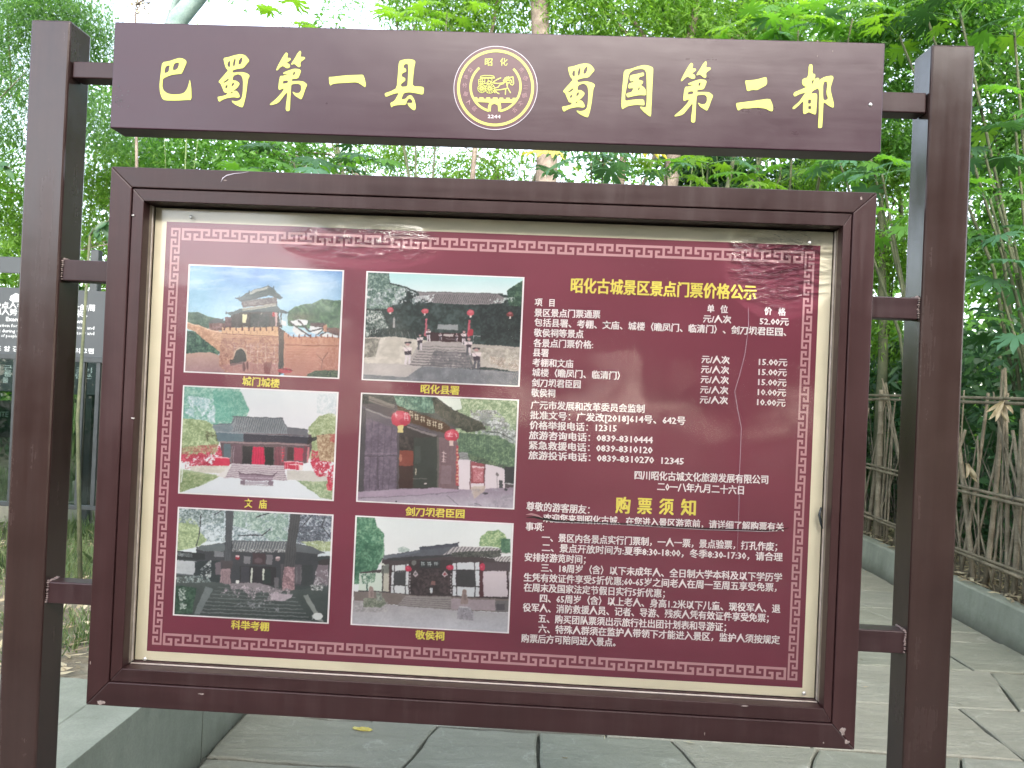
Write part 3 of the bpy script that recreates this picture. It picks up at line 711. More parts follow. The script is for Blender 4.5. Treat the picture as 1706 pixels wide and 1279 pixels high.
# ------------------------------------------------------------------ the six printed photographs (flat print: one colour per small cell)
PW, PH = 330, 228
def Q(s): 
    v = [float(t) for t in s.split()]; return list(zip(v[::2], v[1::2]))
class Print:
    def __init__(s, corners, seed, base):
        (ax, ay), (bx, by), (cx, cy), (dx, dy) = corners       # TL TR BR BL of the white border
        u = (np.arange(PW)+.5)/PW; v = (np.arange(PH)+.5)/PH
        U, V = np.meshgrid(u, v)
        s.X = ax*(1-U)*(1-V)+bx*U*(1-V)+cx*U*V+dx*(1-U)*V
        s.Y = ay*(1-U)*(1-V)+by*U*(1-V)+cy*U*V+dy*(1-U)*V
        s.im = np.zeros((PH, PW, 3))+np.array(base)
        s.r = np.random.RandomState(seed)
        wx, wy = s.noise(60, 60, 3)-.5, s.noise(60, 60, 3)-.5; fx_, fy_ = s.noise(11, 11, 2)-.5, s.noise(11, 11, 2)-.5
        s.X = s.X+wx*14+fx_*9; s.Y = s.Y+wy*14+fy_*9
    def noise(s, sx, sy=None, oct=3):
        sy = sy or sx; out = 0; amp = 1; tot = 0
        for o in range(oct):
            x, y = s.X/sx*2**o, s.Y/sy*2**o
            L = s.r.rand(512, 512)
            xi, yi = np.floor(x).astype(int) % 512, np.floor(y).astype(int) % 512
            fx, fy = x-np.floor(x), y-np.floor(y)
            fx = fx*fx*(3-2*fx); fy = fy*fy*(3-2*fy)
            x1, y1 = (xi+1) % 512, (yi+1) % 512
            out = out+amp*((L[yi, xi]*(1-fx)+L[yi, x1]*fx)*(1-fy)+(L[y1, xi]*(1-fx)+L[y1, x1]*fx)*fy)
            tot += amp; amp *= .6
        return out/tot
    def inside(s, pts):
        m = np.zeros(s.X.shape, bool); n = len(pts)
        for i in range(n):
            (x0, y0), (x1, y1) = pts[i], pts[(i+1) % n]
            if y0 == y1: continue
            c = ((y0 > s.Y) != (y1 > s.Y)) & (s.X < (x1-x0)*(s.Y-y0)/(y1-y0)+x0)
            m ^= c
        return m.astype(float)
    def put(s, m, col, a=1.0):
        m = (m*a)[..., None]
        col = np.array(col, float)
        s.im = s.im*(1-m)+col*m
        return s
    def poly(s, pts, col, a=1.0): return s.put(s.inside(Q(pts)), col, a)
    def ell(s, cx, cy, rx, ry, col, a=1.0): return s.put(((((s.X-cx)/rx)**2+((s.Y-cy)/ry)**2) < 1).astype(float), col, a)
    def glow(s, cx, cy, rx, ry, col, a=1.0): return s.put(np.exp(-(((s.X-cx)/rx)**2+((s.Y-cy)/ry)**2)), col, a)
    def line(s, pts, w, col, a=1.0):
        pts = Q(pts); d = np.full(s.X.shape, 1e9)
        for (x0, y0), (x1, y1) in zip(pts[:-1], pts[1:]):
            L = (x1-x0)**2+(y1-y0)**2 or 1
            t = np.clip(((s.X-x0)*(x1-x0)+(s.Y-y0)*(y1-y0))/L, 0, 1)
            d = np.minimum(d, np.hypot(s.X-x0-t*(x1-x0), s.Y-y0-t*(y1-y0)))
        return s.put(np.clip((w/2-d)/3+.5, 0, 1), col, a)
    def leaf(s, pts, lo, hi, sc=28, thr=0.0, a=1.0, edge=60):
        """foliage or rubble: mottled light and dark inside a ragged outline"""
        m = s.inside(Q(pts)); n = .5*s.noise(sc, sc, 3)+.5*s.noise(max(7, sc*.35), max(7, sc*.35), 2); k = np.clip((n-.33)/.34, 0, 1)**1.3
        k = k[..., None]
        c = np.array(lo)*(1-k)+np.array(hi)*k
        if thr > 0: m = m*np.clip((.55*s.noise(sc*1.6, sc*1.6, 2)+.45*s.noise(max(7, sc*.4), max(7, sc*.4), 2)-thr)/.06+.5, 0, 1)
        mm = (m*a)[..., None]; s.im = s.im*(1-mm)+c*mm
        return s
    def vgrad(s, pts, c0, c1, y0, y1):
        m = s.inside(Q(pts))[..., None]; k = np.clip((s.Y-y0)/(y1-y0), 0, 1)[..., None]
        s.im = s.im*(1-m)+(np.array(c0)*(1-k)+np.array(c1)*k)*m
        return s
    def stripes(s, pts, per, skew, col, a=.6, duty=.45, horiz=False):
        m = s.inside(Q(pts)); t = (s.Y-s.X*skew) if horiz else (s.X-s.Y*skew)
        return s.put(m*((t/per) % 1 < duty), col, a)
    def finish(s, veil=.0):
        lum = s.im.mean(-1, keepdims=True)
        amp = np.where(lum > 205, .25, 1.0)
        tex = (s.noise(8, 8, 1)-.5)*9+(s.noise(22, 18, 2)-.5)*12+(s.noise(130, 90, 2)-.5)*16
        im = s.im+tex[..., None]*amp*np.clip(lum/120, .45, 1.1)
        im = .5*im+.125*(np.roll(im, 1, 0)+np.roll(im, -1, 0)+np.roll(im, 1, 1)+np.roll(im, -1, 1))
        im = 9+im*.95                       # washed print
        im = np.clip(im, 0, 255)/255
        lin = np.where(im > .04045, ((im+.055)/1.055)**2.4, im/12.92)
        return lin*.86

def print1():
    p = Print([(150, 75), (1590, 125), (1545, 1125), (108, 1070)], 1, (150, 190, 225))
    p.vgrad("0 0 1705 0 1705 700 0 700", (92, 138, 200), (186, 220, 234), 60, 620)
    p.glow(230, 250, 190, 260, (160, 206, 228), .6).glow(1250, 260, 260, 140, (198, 220, 238), .8).glow(760, 160, 200, 90, (110, 150, 210), .6)
    p.put(np.clip(p.noise(300, 60, 3)-.5, 0, 1)*1.2, (235, 242, 246))
    p.leaf("1075 510 1150 462 1220 437 1300 432 1400 385 1480 397 1610 400 1610 700 1075 640", (66, 92, 78), (104, 138, 104), 40)
    p.glow(1460, 480, 60, 30, (150, 175, 150), .6).glow(1200, 560, 120, 50, (120, 100, 90), .5)
    p.leaf("120 515 230 513 330 560 440 578 490 600 490 690 120 640", (70, 92, 84), (105, 125, 108), 30)
    p.poly("335 600 400 575 470 580 490 690 340 680", (84, 84, 88)).leaf("335 620 490 620 490 690 340 690", (95, 62, 62), (150, 110, 110), 18)
    p.leaf("485 560 560 560 570 660 480 665", (80, 60, 64), (130, 90, 96), 18)
    # tower
    p.poly("545 545 640 505 990 500 1010 655 545 655", (72, 62, 64))
    for x in (575, 640, 720, 828, 905, 1015): p.line(f"{x} 520 {x} 655", 11, (60, 48, 48) if x not in (828,) else (165, 160, 150))
    p.leaf("720 530 900 530 900 650 720 650", (50, 52, 56), (92, 88, 88), 26)
    p.poly("490 518 560 512 640 478 965 428 1000 485 1085 512 1062 528 975 512 800 505 640 512 545 548", (74, 84, 88))
    p.poly("640 478 965 428 975 455 650 500", (168, 162, 150)).line("650 490 970 442", 5, (110, 108, 104))
    p.poly("640 415 965 372 975 430 650 470", (98, 80, 80)).leaf("660 400 960 370 960 420 660 460", (76, 66, 70), (158, 148, 150), 16, 0, .7)
    p.poly("575 380 625 374 710 322 890 262 942 286 965 322 1030 374 1000 392 905 356 650 420", (76, 86, 90))
    p.poly("715 322 885 268 900 285 720 345", (168, 168, 164)).line("640 412 900 352 1000 388", 6, (50, 54, 58))
    for x, y in ((712, 312), (890, 258), (940, 272), (617, 362), (993, 345), (968, 425), (497, 512)): p.line(f"{x} {y} {x} {y+22}", 9, (70, 78, 84))
    p.poly("648 532 690 532 684 615 652 612", (228, 220, 182)).ell(943, 533, 15, 22, (176, 52, 62)).poly("955 512 980 520 972 640 958 640", (206, 170, 170))
    # white houses
    for q in ("1015 585 1062 598 1062 642 1015 632", "1092 600 1180 578 1262 590 1262 628 1130 640", "1130 640 1270 700 1180 735 1120 690", "1285 640 1420 650 1350 720 1290 700", "1380 720 1440 700 1540 722 1540 742 1390 738"): p.poly(q, (226, 226, 230))
    for q in ("1090 600 1145 645 1290 735", "1175 592 1280 690 1420 655 1360 720", "1290 615 1430 618", "1380 730 1440 688 1550 722"): p.line(q, 13, (82, 74, 78))
    p.poly("1285 612 1430 616 1420 655 1290 640", (96, 78, 80)).poly("1410 640 1440 625 1440 695 1408 690", (186, 130, 110)).leaf("1440 655 1560 655 1560 730 1440 690", (86, 64, 66), (140, 100, 96), 20)
    # left wall and foliage
    p.leaf("110 605 250 640 340 675 470 700 460 900 400 860 300 780 200 700 110 660", (180, 132, 108), (222, 178, 148), 26)
    p.line("130 612 330 676 470 712", 7, (232, 200, 176))
    p.leaf("100 680 200 700 300 780 440 890 420 915 330 890 100 918", (38, 66, 60), (96, 130, 108), 34)
    p.vgrad("100 905 350 888 470 930 500 1030 580 1100 90 1090", (190, 156, 144), (158, 122, 128), 890, 1080)
    # main wall
    p.vgrad("460 690 990 655 990 1110 560 1100 430 1020 440 860", (206, 160, 130), (160, 108, 100), 660, 1080)
    p.leaf("440 760 990 740 990 1110 500 1100 430 1000", (132, 82, 76), (212, 164, 140), 20, .42, .8)
    p.stripes("470 735 990 735 990 830 470 830", 24, .03, (150, 100, 84), .35, .25, True).line("460 715 990 742", 5, (120, 70, 62))
    p.poly("455 660 990 650 990 738 455 712", (214, 170, 134))
    for x in range(470, 990, 57): p.poly(f"{x} 652 {x+14} 652 {x+14} 688 {x} 688", (104, 62, 60)).line(f"{x+30} 690 {x+30} 712", 4, (140, 94, 84))
    p.vgrad("990 655 1052 690 1050 1080 990 1100", (92, 70, 68), (48, 44, 50), 660, 1000)
    p.vgrad("1040 690 1110 738 1570 742 1560 1125 1040 1110", (196, 138, 112), (168, 108, 100), 700, 1100)
    p.stripes("1050 830 1560 850 1560 1100 1050 1090", 26, .02, (140, 84, 80), .35, .22, True).line("1050 818 1560 825", 6, (110, 58, 54))
    for x in range(1075, 1560, 52): p.poly(f"{x} 718 {x+12} 718 {x+12} 752 {x} 752", (110, 66, 62)).line(f"{x+26} 745 {x+22} 812", 5, (150, 92, 80), .7)
    # scaffold
    for x in (725, 795, 870, 950, 575, 690): p.line(f"{x} 810 {x-6} 1075", 4, (220, 200, 194), .8)
    for y in (830, 880, 930, 985): p.line(f"700 {y} 985 {y+10}", 4, (216, 190, 184), .7)
    p.leaf("560 800 990 800 990 1090 560 1090", (120, 66, 66), (222, 190, 182), 14, .56, .7)
    p.ell(632, 925, 64, 84, (190, 158, 140)).ell(632, 930, 53, 74, (34, 34, 40)).poly("578 930 686 930 690 975 560 1015 545 1000", (34, 34, 40)).poly("535 960 575 955 572 1012 540 1020", (44, 34, 38))
    p.poly("440 1010 700 975 800 1000 990 1000 990 1110 560 1100", (164, 112, 118), .55).poly("850 985 930 985 905 1095 860 1090", (110, 50, 56), .8)
    p.ell(1050, 1060, 70, 24, (170, 42, 66)).line("990 1035 1120 1055", 6, (50, 30, 36)).ell(665, 1030, 16, 42, (92, 54, 60)).ell(700, 1015, 12, 38, (100, 60, 62))
    p.leaf("1260 1100 1330 1060 1560 1050 1550 1140 1250 1130", (40, 58, 52), (86, 104, 84), 22)
    p.leaf("1320 860 1560 830 1560 1060 1340 1050", (150, 88, 82), (214, 160, 140), 16, .5, .7).line("1390 1040 1410 940 1450 880", 5, (100, 60, 60)).line("1400 960 1340 900", 4, (110, 66, 64))
    return p.finish()
def print2():
    p = Print([(130, 78), (1592, 135), (1550, 1138), (88, 1080)], 2, (48, 60, 62))
    p.vgrad("0 0 1705 0 1705 300 0 300", (176, 222, 226), (222, 236, 240), 80, 260)
    p.leaf("100 60 330 80 345 180 500 215 600 262 1360 280 1480 300 1600 330 1600 760 90 720", (34, 44, 46), (66, 80, 80), 60)
    p.leaf("100 60 330 80 340 190 480 220 500 300 320 420 100 420", (62, 88, 84), (150, 170, 160), 30)
    p.leaf("110 230 500 230 640 300 560 380 100 400", (120, 134, 136), (236, 240, 242), 36, .5)
    p.poly("600 260 1350 280 1430 330 1400 372 1150 385 760 368 640 330", (136, 128, 132)).stripes("640 285 1340 285 1400 372 760 368 640 330", 19, -.45, (74, 70, 76), .75, .42)
    p.line("590 262 1400 282", 9, (96, 96, 98)).leaf("560 300 760 290 740 360 600 370", (150, 150, 156), (238, 240, 244), 24, .4)
    p.leaf("1440 250 1600 150 1600 500 1480 480 1450 330", (36, 62, 54), (84, 112, 90), 34).leaf("1280 330 1520 310 1500 360 1290 370", (170, 180, 180), (244, 246, 244), 22, .5)
    p.leaf("100 440 260 440 330 600 110 690", (70, 86, 82), (220, 222, 220), 30, .35).poly("375 500 392 500 392 600 372 600", (150, 150, 152))
    p.leaf("1180 380 1600 400 1600 740 1200 720", (26, 34, 38), (52, 62, 64), 40)
    for x, y, r in ((345, 432, 31), (672, 442, 32), (1100, 458, 35), (1470, 475, 30)):
        p.ell(x, y, r, r*.85, (196, 84, 98) if x != 1470 else (120, 56, 60)).ell(x, y-r*.3, r*.6, r*.3, (222, 130, 140), .6).poly(f"{x-9} {y+r*.7} {x+9} {y+r*.7} {x+7} {y+r*1.3} {x-7} {y+r*1.3}", (240, 228, 222))
    p.poly("678 510 698 512 690 680 668 676", (190, 104, 118)).poly("1078 525 1098 527 1092 690 1072 686", (190, 90, 108)).ell(1105, 645, 26, 34, (170, 50, 66))
    p.poly("792 566 985 570 985 618 790 612", (150, 152, 156)).poly("700 640 1060 650 1060 740 700 724", (60, 36, 44)).poly("850 655 940 658 938 682 850 678", (190, 176, 176)).line("870 700 960 706", 5, (140, 130, 134))
    for x in range(150, 650, 22): p.line(f"{x} {600+(x%44)/3} {x+4} 694", 7, (40, 48, 50))
    p.line("140 618 660 640", 6, (50, 54, 56))
    p.leaf("100 690 400 685 720 720 720 760 560 1000 90 1080", (196, 186, 178), (222, 212, 204), 90).leaf("100 700 250 700 210 870 100 880", (120, 116, 110), (180, 172, 162), 40)
    for x in range(270, 600, 60): p.line(f"{x} 640 {x+20} 690", 3, (210, 206, 200), .7)
    p.poly("700 720 1000 735 1060 760 1120 980 480 960 600 780", (178, 168, 168)).poly("1050 740 1570 780 1570 1010 1240 960 1130 980", (186, 176, 170))
    p.leaf("1160 780 1560 790 1560 1000 1290 930 1180 860", (160, 152, 146), (206, 196, 186), 60).leaf("1280 860 1560 900 1560 1000 1290 940", (150, 134, 126), (222, 206, 194), 22, .45)
    for k in range(9):
        y = 770+k*25; p.line(f"{640-k*15} {y} {1040+k*10} {y+14+k*2}", 5+k*.8, (92, 88, 96), .8)
    p.leaf("760 810 1120 830 1130 980 700 950", (88, 86, 94), (130, 124, 130), 60, .35, .7)
    p.leaf("80 1035 500 1060 640 960 1120 985 1570 1010 1570 1150 80 1090", (118, 120, 128), (140, 140, 148), 120).poly("90 930 470 940 640 960 500 1060 90 1035", (190, 180, 180))
    p.line("1120 870 1190 1010 1560 1020", 4, (160, 158, 158), .6)
    for x, y, h, c in ((705, 600, 120, 0), (628, 650, 155, 1), (512, 725, 215, 0), (1038, 620, 140, 0), (1085, 685, 170, 1), (1158, 775, 215, 0), (820, 640, 78, 1), (970, 648, 80, 1)):
        w = h*.26
        p.ell(x, y+h*.07, w*.62, h*.06, (60, 56, 66)).ell(x, y+h*.14, w*.36, h*.07, (190, 150, 150))
        p.poly(f"{x-w*.8} {y+h*.26} {x+w*.8} {y+h*.26} {x+w*.55} {y+h*.5} {x-w*.55} {y+h*.5}", (232, 216, 220)).poly(f"{x-w*.6} {y+h*.42} {x+w*.6} {y+h*.42} {x+w*.5} {y+h*.6} {x-w*.5} {y+h*.6}", (64, 54, 66))
        p.poly(f"{x-w*.45} {y+h*.58} {x-w*.02} {y+h*.58} {x-w*.2} {y+h} {x-w*.55} {y+h}", (226, 214, 222) if c == 0 and x < 1100 else (90, 88, 98)).poly(f"{x+w*.05} {y+h*.58} {x+w*.45} {y+h*.58} {x+w*.45} {y+h} {x+w*.12} {y+h}", (220, 208, 216) if x < 1100 else (86, 84, 96))
        p.line(f"{x-w*.7} {y+h*.2} {x+w*.5} {y+h*.5}", 4, (60, 40, 60), .6)
    p.line("1187 880 1190 1025", 5, (70, 66, 78)).line("1130 670 1130 730", 4, (230, 226, 228)).line("1130 672 1195 676", 4, (220, 216, 220))
    return p.finish()
def print3():
    p = Print([(130, 80), (1566, 140), (1522, 1150), (88, 1082)], 3, (232, 232, 238))
    p.vgrad("0 0 1705 0 1705 600 0 600", (222, 228, 234), (236, 232, 240), 80, 500)
    p.leaf("100 60 650 90 700 200 745 300 700 420 560 440 420 450 100 450", (108, 164, 150), (176, 208, 196), 36)
    p.leaf("150 170 420 200 420 420 260 420 140 330", (150, 186, 190), (226, 234, 242), 30, .42).leaf("400 120 660 130 740 320 600 420 430 400", (92, 158, 144), (132, 186, 170), 30)
    p.leaf("1300 460 1400 360 1500 330 1600 330 1600 800 1290 760", (140, 156, 110), (200, 208, 172), 28).leaf("1370 160 1600 140 1600 360 1380 330", (200, 210, 218), (232, 234, 240), 36, .5)
    p.leaf("90 380 330 400 440 470 470 600 420 720 90 760", (128, 148, 104), (194, 206, 166), 26).leaf("330 500 470 530 450 600 340 600", (80, 80, 58), (140, 150, 110), 20, .45)
    # building
    p.poly("470 500 1330 530 1330 660 1290 800 1050 830 560 810 480 760", (96, 76, 84))
    p.poly("430 510 700 520 700 600 450 600", (92, 110, 122)).poly("690 525 1330 545 1300 620 1080 610 690 600", (50, 46, 62))
    p.poly("600 368 1050 380 1095 470 1290 490 1300 545 1130 530 440 512 400 470 410 440 570 436", (136, 140, 148))
    p.stripes("620 372 1045 384 1090 520 580 505", 21, -.28, (84, 88, 98), .75, .42).poly("405 455 570 440 600 470 560 510 420 505", (116, 128, 138)).poly("1095 470 1290 490 1300 545 1100 525", (110, 108, 118))
    p.line("590 368 1055 380", 9, (92, 96, 104)).line("405 440 575 436 610 375", 8, (86, 98, 108)).line("1050 380 1095 465 1290 488", 8, (88, 88, 100)).line("440 515 860 530 1310 552", 7, (176, 176, 184), .7)
    p.poly("1300 550 1345 560 1330 610 1290 630", (44, 36, 44)).poly("1345 555 1450 525 1380 580 1330 600", (60, 62, 56))
    p.line("480 605 700 612 1060 622 1300 634", 15, (150, 126, 130)).poly("505 620 570 622 570 790 505 775", (88, 104, 114))
    p.poly("585 625 670 628 670 815 585 810", (104, 78, 90)).poly("680 640 775 644 765 812 680 808", (40, 34, 40)).poly("775 650 885 652 888 818 768 814", (212, 34, 82)).stripes("775 650 885 652 888 818 768 814", 24, -.02, (150, 14, 52), .5, .35)
    p.poly("888 652 975 656 970 822 890 818", (28, 28, 30)).poly("985 650 1080 655 1070 830 980 826", (128, 70, 84)).stripes("985 650 1080 655 1070 830 980 826", 30, 0, (90, 46, 60), .5, .3)
    p.poly("1100 655 1160 658 1158 780 1098 778", (62, 42, 46)).poly("1165 655 1250 660 1245 785 1165 780", (188, 50, 80)).poly("1258 640 1285 642 1270 780 1250 780", (120, 56, 74)).poly("1290 650 1310 650 1300 800 1285 790", (200, 120, 130))
    for x in (580, 600, 1055): p.line(f"{x} 650 {x-5} 800", 6, (210, 200, 206), .5)
    for y in range(680, 800, 24): p.ell(1057, y, 7, 6, (226, 60, 80))
    # red ribbons
    p.leaf("90 700 200 690 260 640 470 640 490 740 430 760 400 850 330 840 260 840 180 830 180 800 90 800", (168, 40, 66), (226, 104, 126), 20, .44)
    p.leaf("90 660 450 620 450 700 90 720", (140, 100, 84), (200, 190, 150), 22, .4, .8).poly("430 750 562 760 560 838 400 828", (210, 52, 84)).line("430 750 562 758", 8, (236, 180, 190)).leaf("140 780 300 800 300 860 140 860", (160, 60, 80), (226, 190, 186), 20, .5)
    p.poly("1070 785 1250 795 1240 870 1075 860", (190, 44, 72)).line("1070 788 1250 798", 8, (240, 196, 202)).line("1120 815 1200 820", 8, (232, 214, 216)).poly("1210 820 1245 822 1245 870 1210 868", (236, 216, 216))
    for x in (1085, 1105, 1180, 1205): p.line(f"{x} 800 {x} 862", 6, (236, 200, 204), .6)
    # forecourt
    p.leaf("190 830 560 830 520 900 190 890", (206, 200, 190), (228, 222, 214), 50).poly("580 805 1070 828 1100 970 500 940", (202, 188, 196))
    for k in range(7): p.line(f"{580-k*11} {826+k*17} {1070+k*5} {846+k*19}", 4+k*.5, (126, 108, 122), .8)
    p.poly("100 860 470 920 440 960 90 1090 90 860", (168, 182, 148)).leaf("90 880 470 925 300 1000 180 1090 90 1090", (118, 140, 96), (182, 190, 150), 28)
    p.poly("460 930 500 940 1190 970 1560 1160 80 1085 320 1010", (224, 228, 236)).poly("1100 870 1380 880 1560 960 1560 1000 1190 965 1100 960", (206, 200, 196))
    p.leaf("1190 970 1560 975 1560 1160 1420 1130", (128, 150, 112), (192, 200, 170), 28)
    p.poly("430 925 510 880 560 820 580 820 520 935", (226, 220, 220))
    p.leaf("1330 680 1420 690 1400 780 1560 790 1560 850 1530 1050 1490 1060 1470 930 1380 930 1320 820", (176, 34, 62), (230, 96, 118), 20, .43).leaf("1370 540 1560 520 1560 790 1400 780", (150, 116, 90), (214, 190, 160), 24).leaf("1500 530 1560 530 1560 620 1500 600", (170, 80, 80), (210, 120, 110), 18, .4)
    p.line("1475 1000 1480 1050 1510 1060", 9, (226, 60, 90))
    # incense burner
    p.poly("655 905 970 922 972 965 930 975 690 968 650 945", (148, 126, 142)).line("655 905 972 924", 12, (112, 88, 104)).line("650 938 972 950", 6, (200, 186, 198)).poly("640 868 660 885 680 905 655 905", (110, 90, 104)).poly("1010 882 975 905 955 925 975 925", (110, 90, 104))
    p.poly("660 965 705 970 705 1005 662 1004", (126, 108, 122)).poly("930 970 972 975 970 1018 925 1012", (126, 108, 122)).ell(728, 988, 24, 12, (60, 52, 60)).ell(915, 992, 18, 12, (62, 52, 60)).line("665 1006 970 1019", 7, (170, 156, 166)).poly("705 975 925 982 925 1008 705 1002", (176, 166, 178))
    p.line("105 850 118 880 108 985", 10, (226, 230, 226)).line("100 848 150 870", 7, (220, 226, 222))
    return p.finish()
def print4():
    p = Print([(136, 70), (1598, 128), (1560, 1140), (92, 1072)], 4, (84, 74, 80))
    p.leaf("800 60 1620 100 1620 760 1050 620 1000 300", (112, 136, 104), (196, 210, 178), 30)
    p.poly("820 95 1060 110 1080 210 1000 230 900 160", (226, 232, 224)).leaf("1060 110 1620 130 1620 330 1250 300 1080 230", (120, 146, 108), (206, 216, 184), 26)
    p.leaf("1150 220 1400 220 1600 440 1600 560 1300 470 1180 330", (110, 112, 112), (230, 234, 236), 24, .42).leaf("1200 400 1600 480 1600 560 1220 520", (130, 140, 140), (230, 232, 230), 20, .5)
    p.leaf("1040 430 1420 460 1600 560 1600 760 1300 720 1040 620", (70, 94, 78), (130, 156, 120), 24).stripes("1040 450 1350 470 1350 650 1040 620", 22, 0, (60, 84, 70), .35, .4).line("1300 420 1420 430 1560 495", 7, (70, 76, 72)).ell(1295, 290, 55, 48, (130, 136, 138), .7)
    # roof underside and eaves
    p.poly("90 60 440 80 820 95 1000 220 1270 340 1200 420 900 360 480 170 90 160", (66, 68, 66)).leaf("430 80 800 95 860 200 800 260 480 200", (72, 104, 92), (146, 180, 158), 34)
    p.leaf("800 110 1000 220 1270 340 1300 400 1130 430 900 300 820 240", (40, 42, 38), (84, 84, 72), 26)
    for i in range(9): p.ell(810+i*52, 118+i*29, 20, 12, (52, 56, 50))
    # wall and panels
    p.poly("90 150 170 200 420 290 840 440 860 470 850 950 465 965 100 990", (98, 88, 100)).poly("200 90 450 180 430 215 190 140", (128, 118, 114)).poly("90 70 200 95 200 170 90 160", (48, 46, 48)).line("175 215 480 330", 14, (140, 132, 136)).line("190 120 440 210", 7, (80, 68, 72))
    p.poly("150 290 480 400 470 960 130 980", (112, 98, 116)).leaf("150 290 480 400 470 960 130 980", (92, 78, 96), (134, 116, 136), 50, 0, .6).stripes("150 290 480 400 470 960 130 980", 62, -.05, (70, 58, 72), .4, .12)
    p.poly("100 180 175 220 150 980 95 985", (74, 68, 76)).line("160 655 480 650", 10, (82, 70, 84)).line("285 670 285 950", 14, (80, 70, 84)).line("160 630 480 628", 5, (150, 130, 146), .6)
    p.poly("470 330 860 460 850 950 465 962", (56, 48, 50)).leaf("480 470 850 480 850 940 475 950", (40, 34, 36), (74, 62, 62), 46)
    p.poly("480 600 620 600 620 740 475 745", (128, 60, 52)).ell(500, 670, 12, 40, (190, 130, 110), .7).poly("475 745 620 740 615 950 470 955", (58, 34, 34)).poly("625 480 850 480 845 945 625 950", (52, 56, 54)).poly("635 560 690 560 690 720 635 720", (70, 78, 74), .6)
    p.line("645 770 645 830", 8, (210, 200, 180), .9).line("615 865 750 868", 5, (150, 146, 140), .7).poly("725 905 750 903 748 915 722 916", (214, 200, 200))
    p.poly("465 330 470 960 485 960 490 340", (80, 72, 80)).poly("845 470 862 470 862 955 845 955", (92, 88, 84))
    p.poly("865 470 1030 500 1050 560 1040 965 860 950", (118, 92, 100)).stripes("865 560 1030 560 1020 940 865 940", 40, 0, (94, 72, 82), .4, .15).poly("880 740 980 740 975 910 880 910", (136, 112, 122), .7)
    # sign board with characters
    p.poly("470 170 560 215 900 330 970 385 940 440 880 430 620 350 480 300", (76, 50, 36)).poly("560 370 830 450 850 465 800 470 560 385", (128, 118, 120))
    for i, (x, y) in enumerate(((600, 262), (652, 290), (708, 312), (765, 338), (820, 356), (876, 372))):
        for q in ((-18, -22, 16, -18), (-10, -30, -12, 24), (8, -26, 12, 26), (-20, 4, 18, 10), (-14, 22, 16, 26))[:4+i % 2]:
            p.line(f"{x+q[0]} {y+q[1]} {x+q[2]} {y+q[3]}", 5.5, (222, 212, 190))
    # lanterns
    for x, y, rx, ry in ((503, 303, 92, 76), (983, 458, 66, 58)):
        p.ell(x, y, rx, ry, (198, 62, 84)).glow(x-rx*.2, y-ry*.3, rx*.6, ry*.5, (226, 112, 130), .7).ell(x+rx*.35, y+ry*.35, rx*.5, ry*.5, (150, 24, 52), .35)
        p.poly(f"{x-rx*.32} {y+ry*.85} {x+rx*.26} {y+ry*.85} {x+rx*.24} {y+ry*1.7} {x-rx*.34} {y+ry*1.7}", (222, 204, 140) if x < 700 else (222, 196, 190))
    for q in ("435 262 470 270", "450 245 458 290", "530 255 575 262", "545 245 540 310", "560 270 572 315", "530 290 578 300", "948 440 985 445", "965 425 955 470", "1010 440 1030 470", "940 462 990 468"): p.line(q, 7, (236, 206, 214), .8)
    for y in (620, 650, 680, 700): p.line(f"890 {y} 925 {y+6}", 6, (232, 206, 206), .9).line(f"905 {y-12} 903 {y+12}", 6, (232, 206, 206), .9)
    p.poly("1025 555 1045 560 1050 930 1020 925", (168, 64, 76))
    for y in range(590, 920, 34): p.ell(1036, y, 8, 10, (226, 190, 150), .8)
    # white garden wall, notice, pavement
    p.poly("1045 690 1110 620 1160 660 1165 700 1490 760 1480 950 1300 960 1050 970", (226, 212, 220)).poly("1050 615 1130 620 1160 665 1160 690 1055 685", (150, 150, 152)).stripes("1050 615 1160 640 1160 690 1055 685", 16, .1, (96, 96, 100), .7, .4, True)
    p.poly("1130 640 1490 740 1480 765 1160 690", (76, 84, 76)).leaf("1130 630 1500 735 1490 760 1150 690", (60, 78, 64), (120, 140, 108), 22, .4).poly("1480 750 1600 750 1600 910 1480 900", (52, 52, 58)).line("1480 905 1600 915", 8, (196, 196, 200))
    p.poly("1165 705 1300 720 1290 905 1165 905", (150, 74, 84)).poly("1185 760 1280 765 1275 890 1185 890", (186, 108, 118)).poly("1175 742 1290 750 1290 766 1175 758", (226, 200, 204)).leaf("1190 775 1275 778 1270 885 1190 885", (170, 90, 100), (224, 170, 178), 12, .4)
    p.line("1160 700 1158 970", 9, (96, 60, 66)).line("1292 720 1288 990", 9, (92, 58, 64)).line("1408 800 1415 970", 6, (150, 140, 146)).poly("1430 875 1465 880 1465 950 1430 945", (70, 70, 76)).ell(1412, 820, 12, 18, (120, 110, 114))
    p.vgrad("90 985 465 962 860 950 1040 965 1300 955 1600 940 1600 1160 90 1090", (156, 140, 158), (188, 178, 192), 960, 1120)
    p.poly("95 990 850 950 1050 965 1040 990 400 1040 95 1050", (170, 150, 170)).line("100 1045 600 1025 1050 985", 5, (120, 108, 124)).line("940 1020 1050 1115", 6, (120, 112, 124)).poly("1160 940 1300 930 1290 980 1200 1050 1180 1010", (196, 176, 164), .8)
    p.leaf("1180 960 1600 940 1600 1150 1100 1120", (140, 134, 146), (196, 190, 202), 40, .5, .5).ell(1300, 997, 26, 9, (70, 66, 74)).ell(462, 1080, 9, 7, (50, 46, 56)).line("1200 1090 1260 1110", 5, (90, 90, 100)).ell(1490, 960, 14, 12, (60, 60, 66))
    return p.finish()
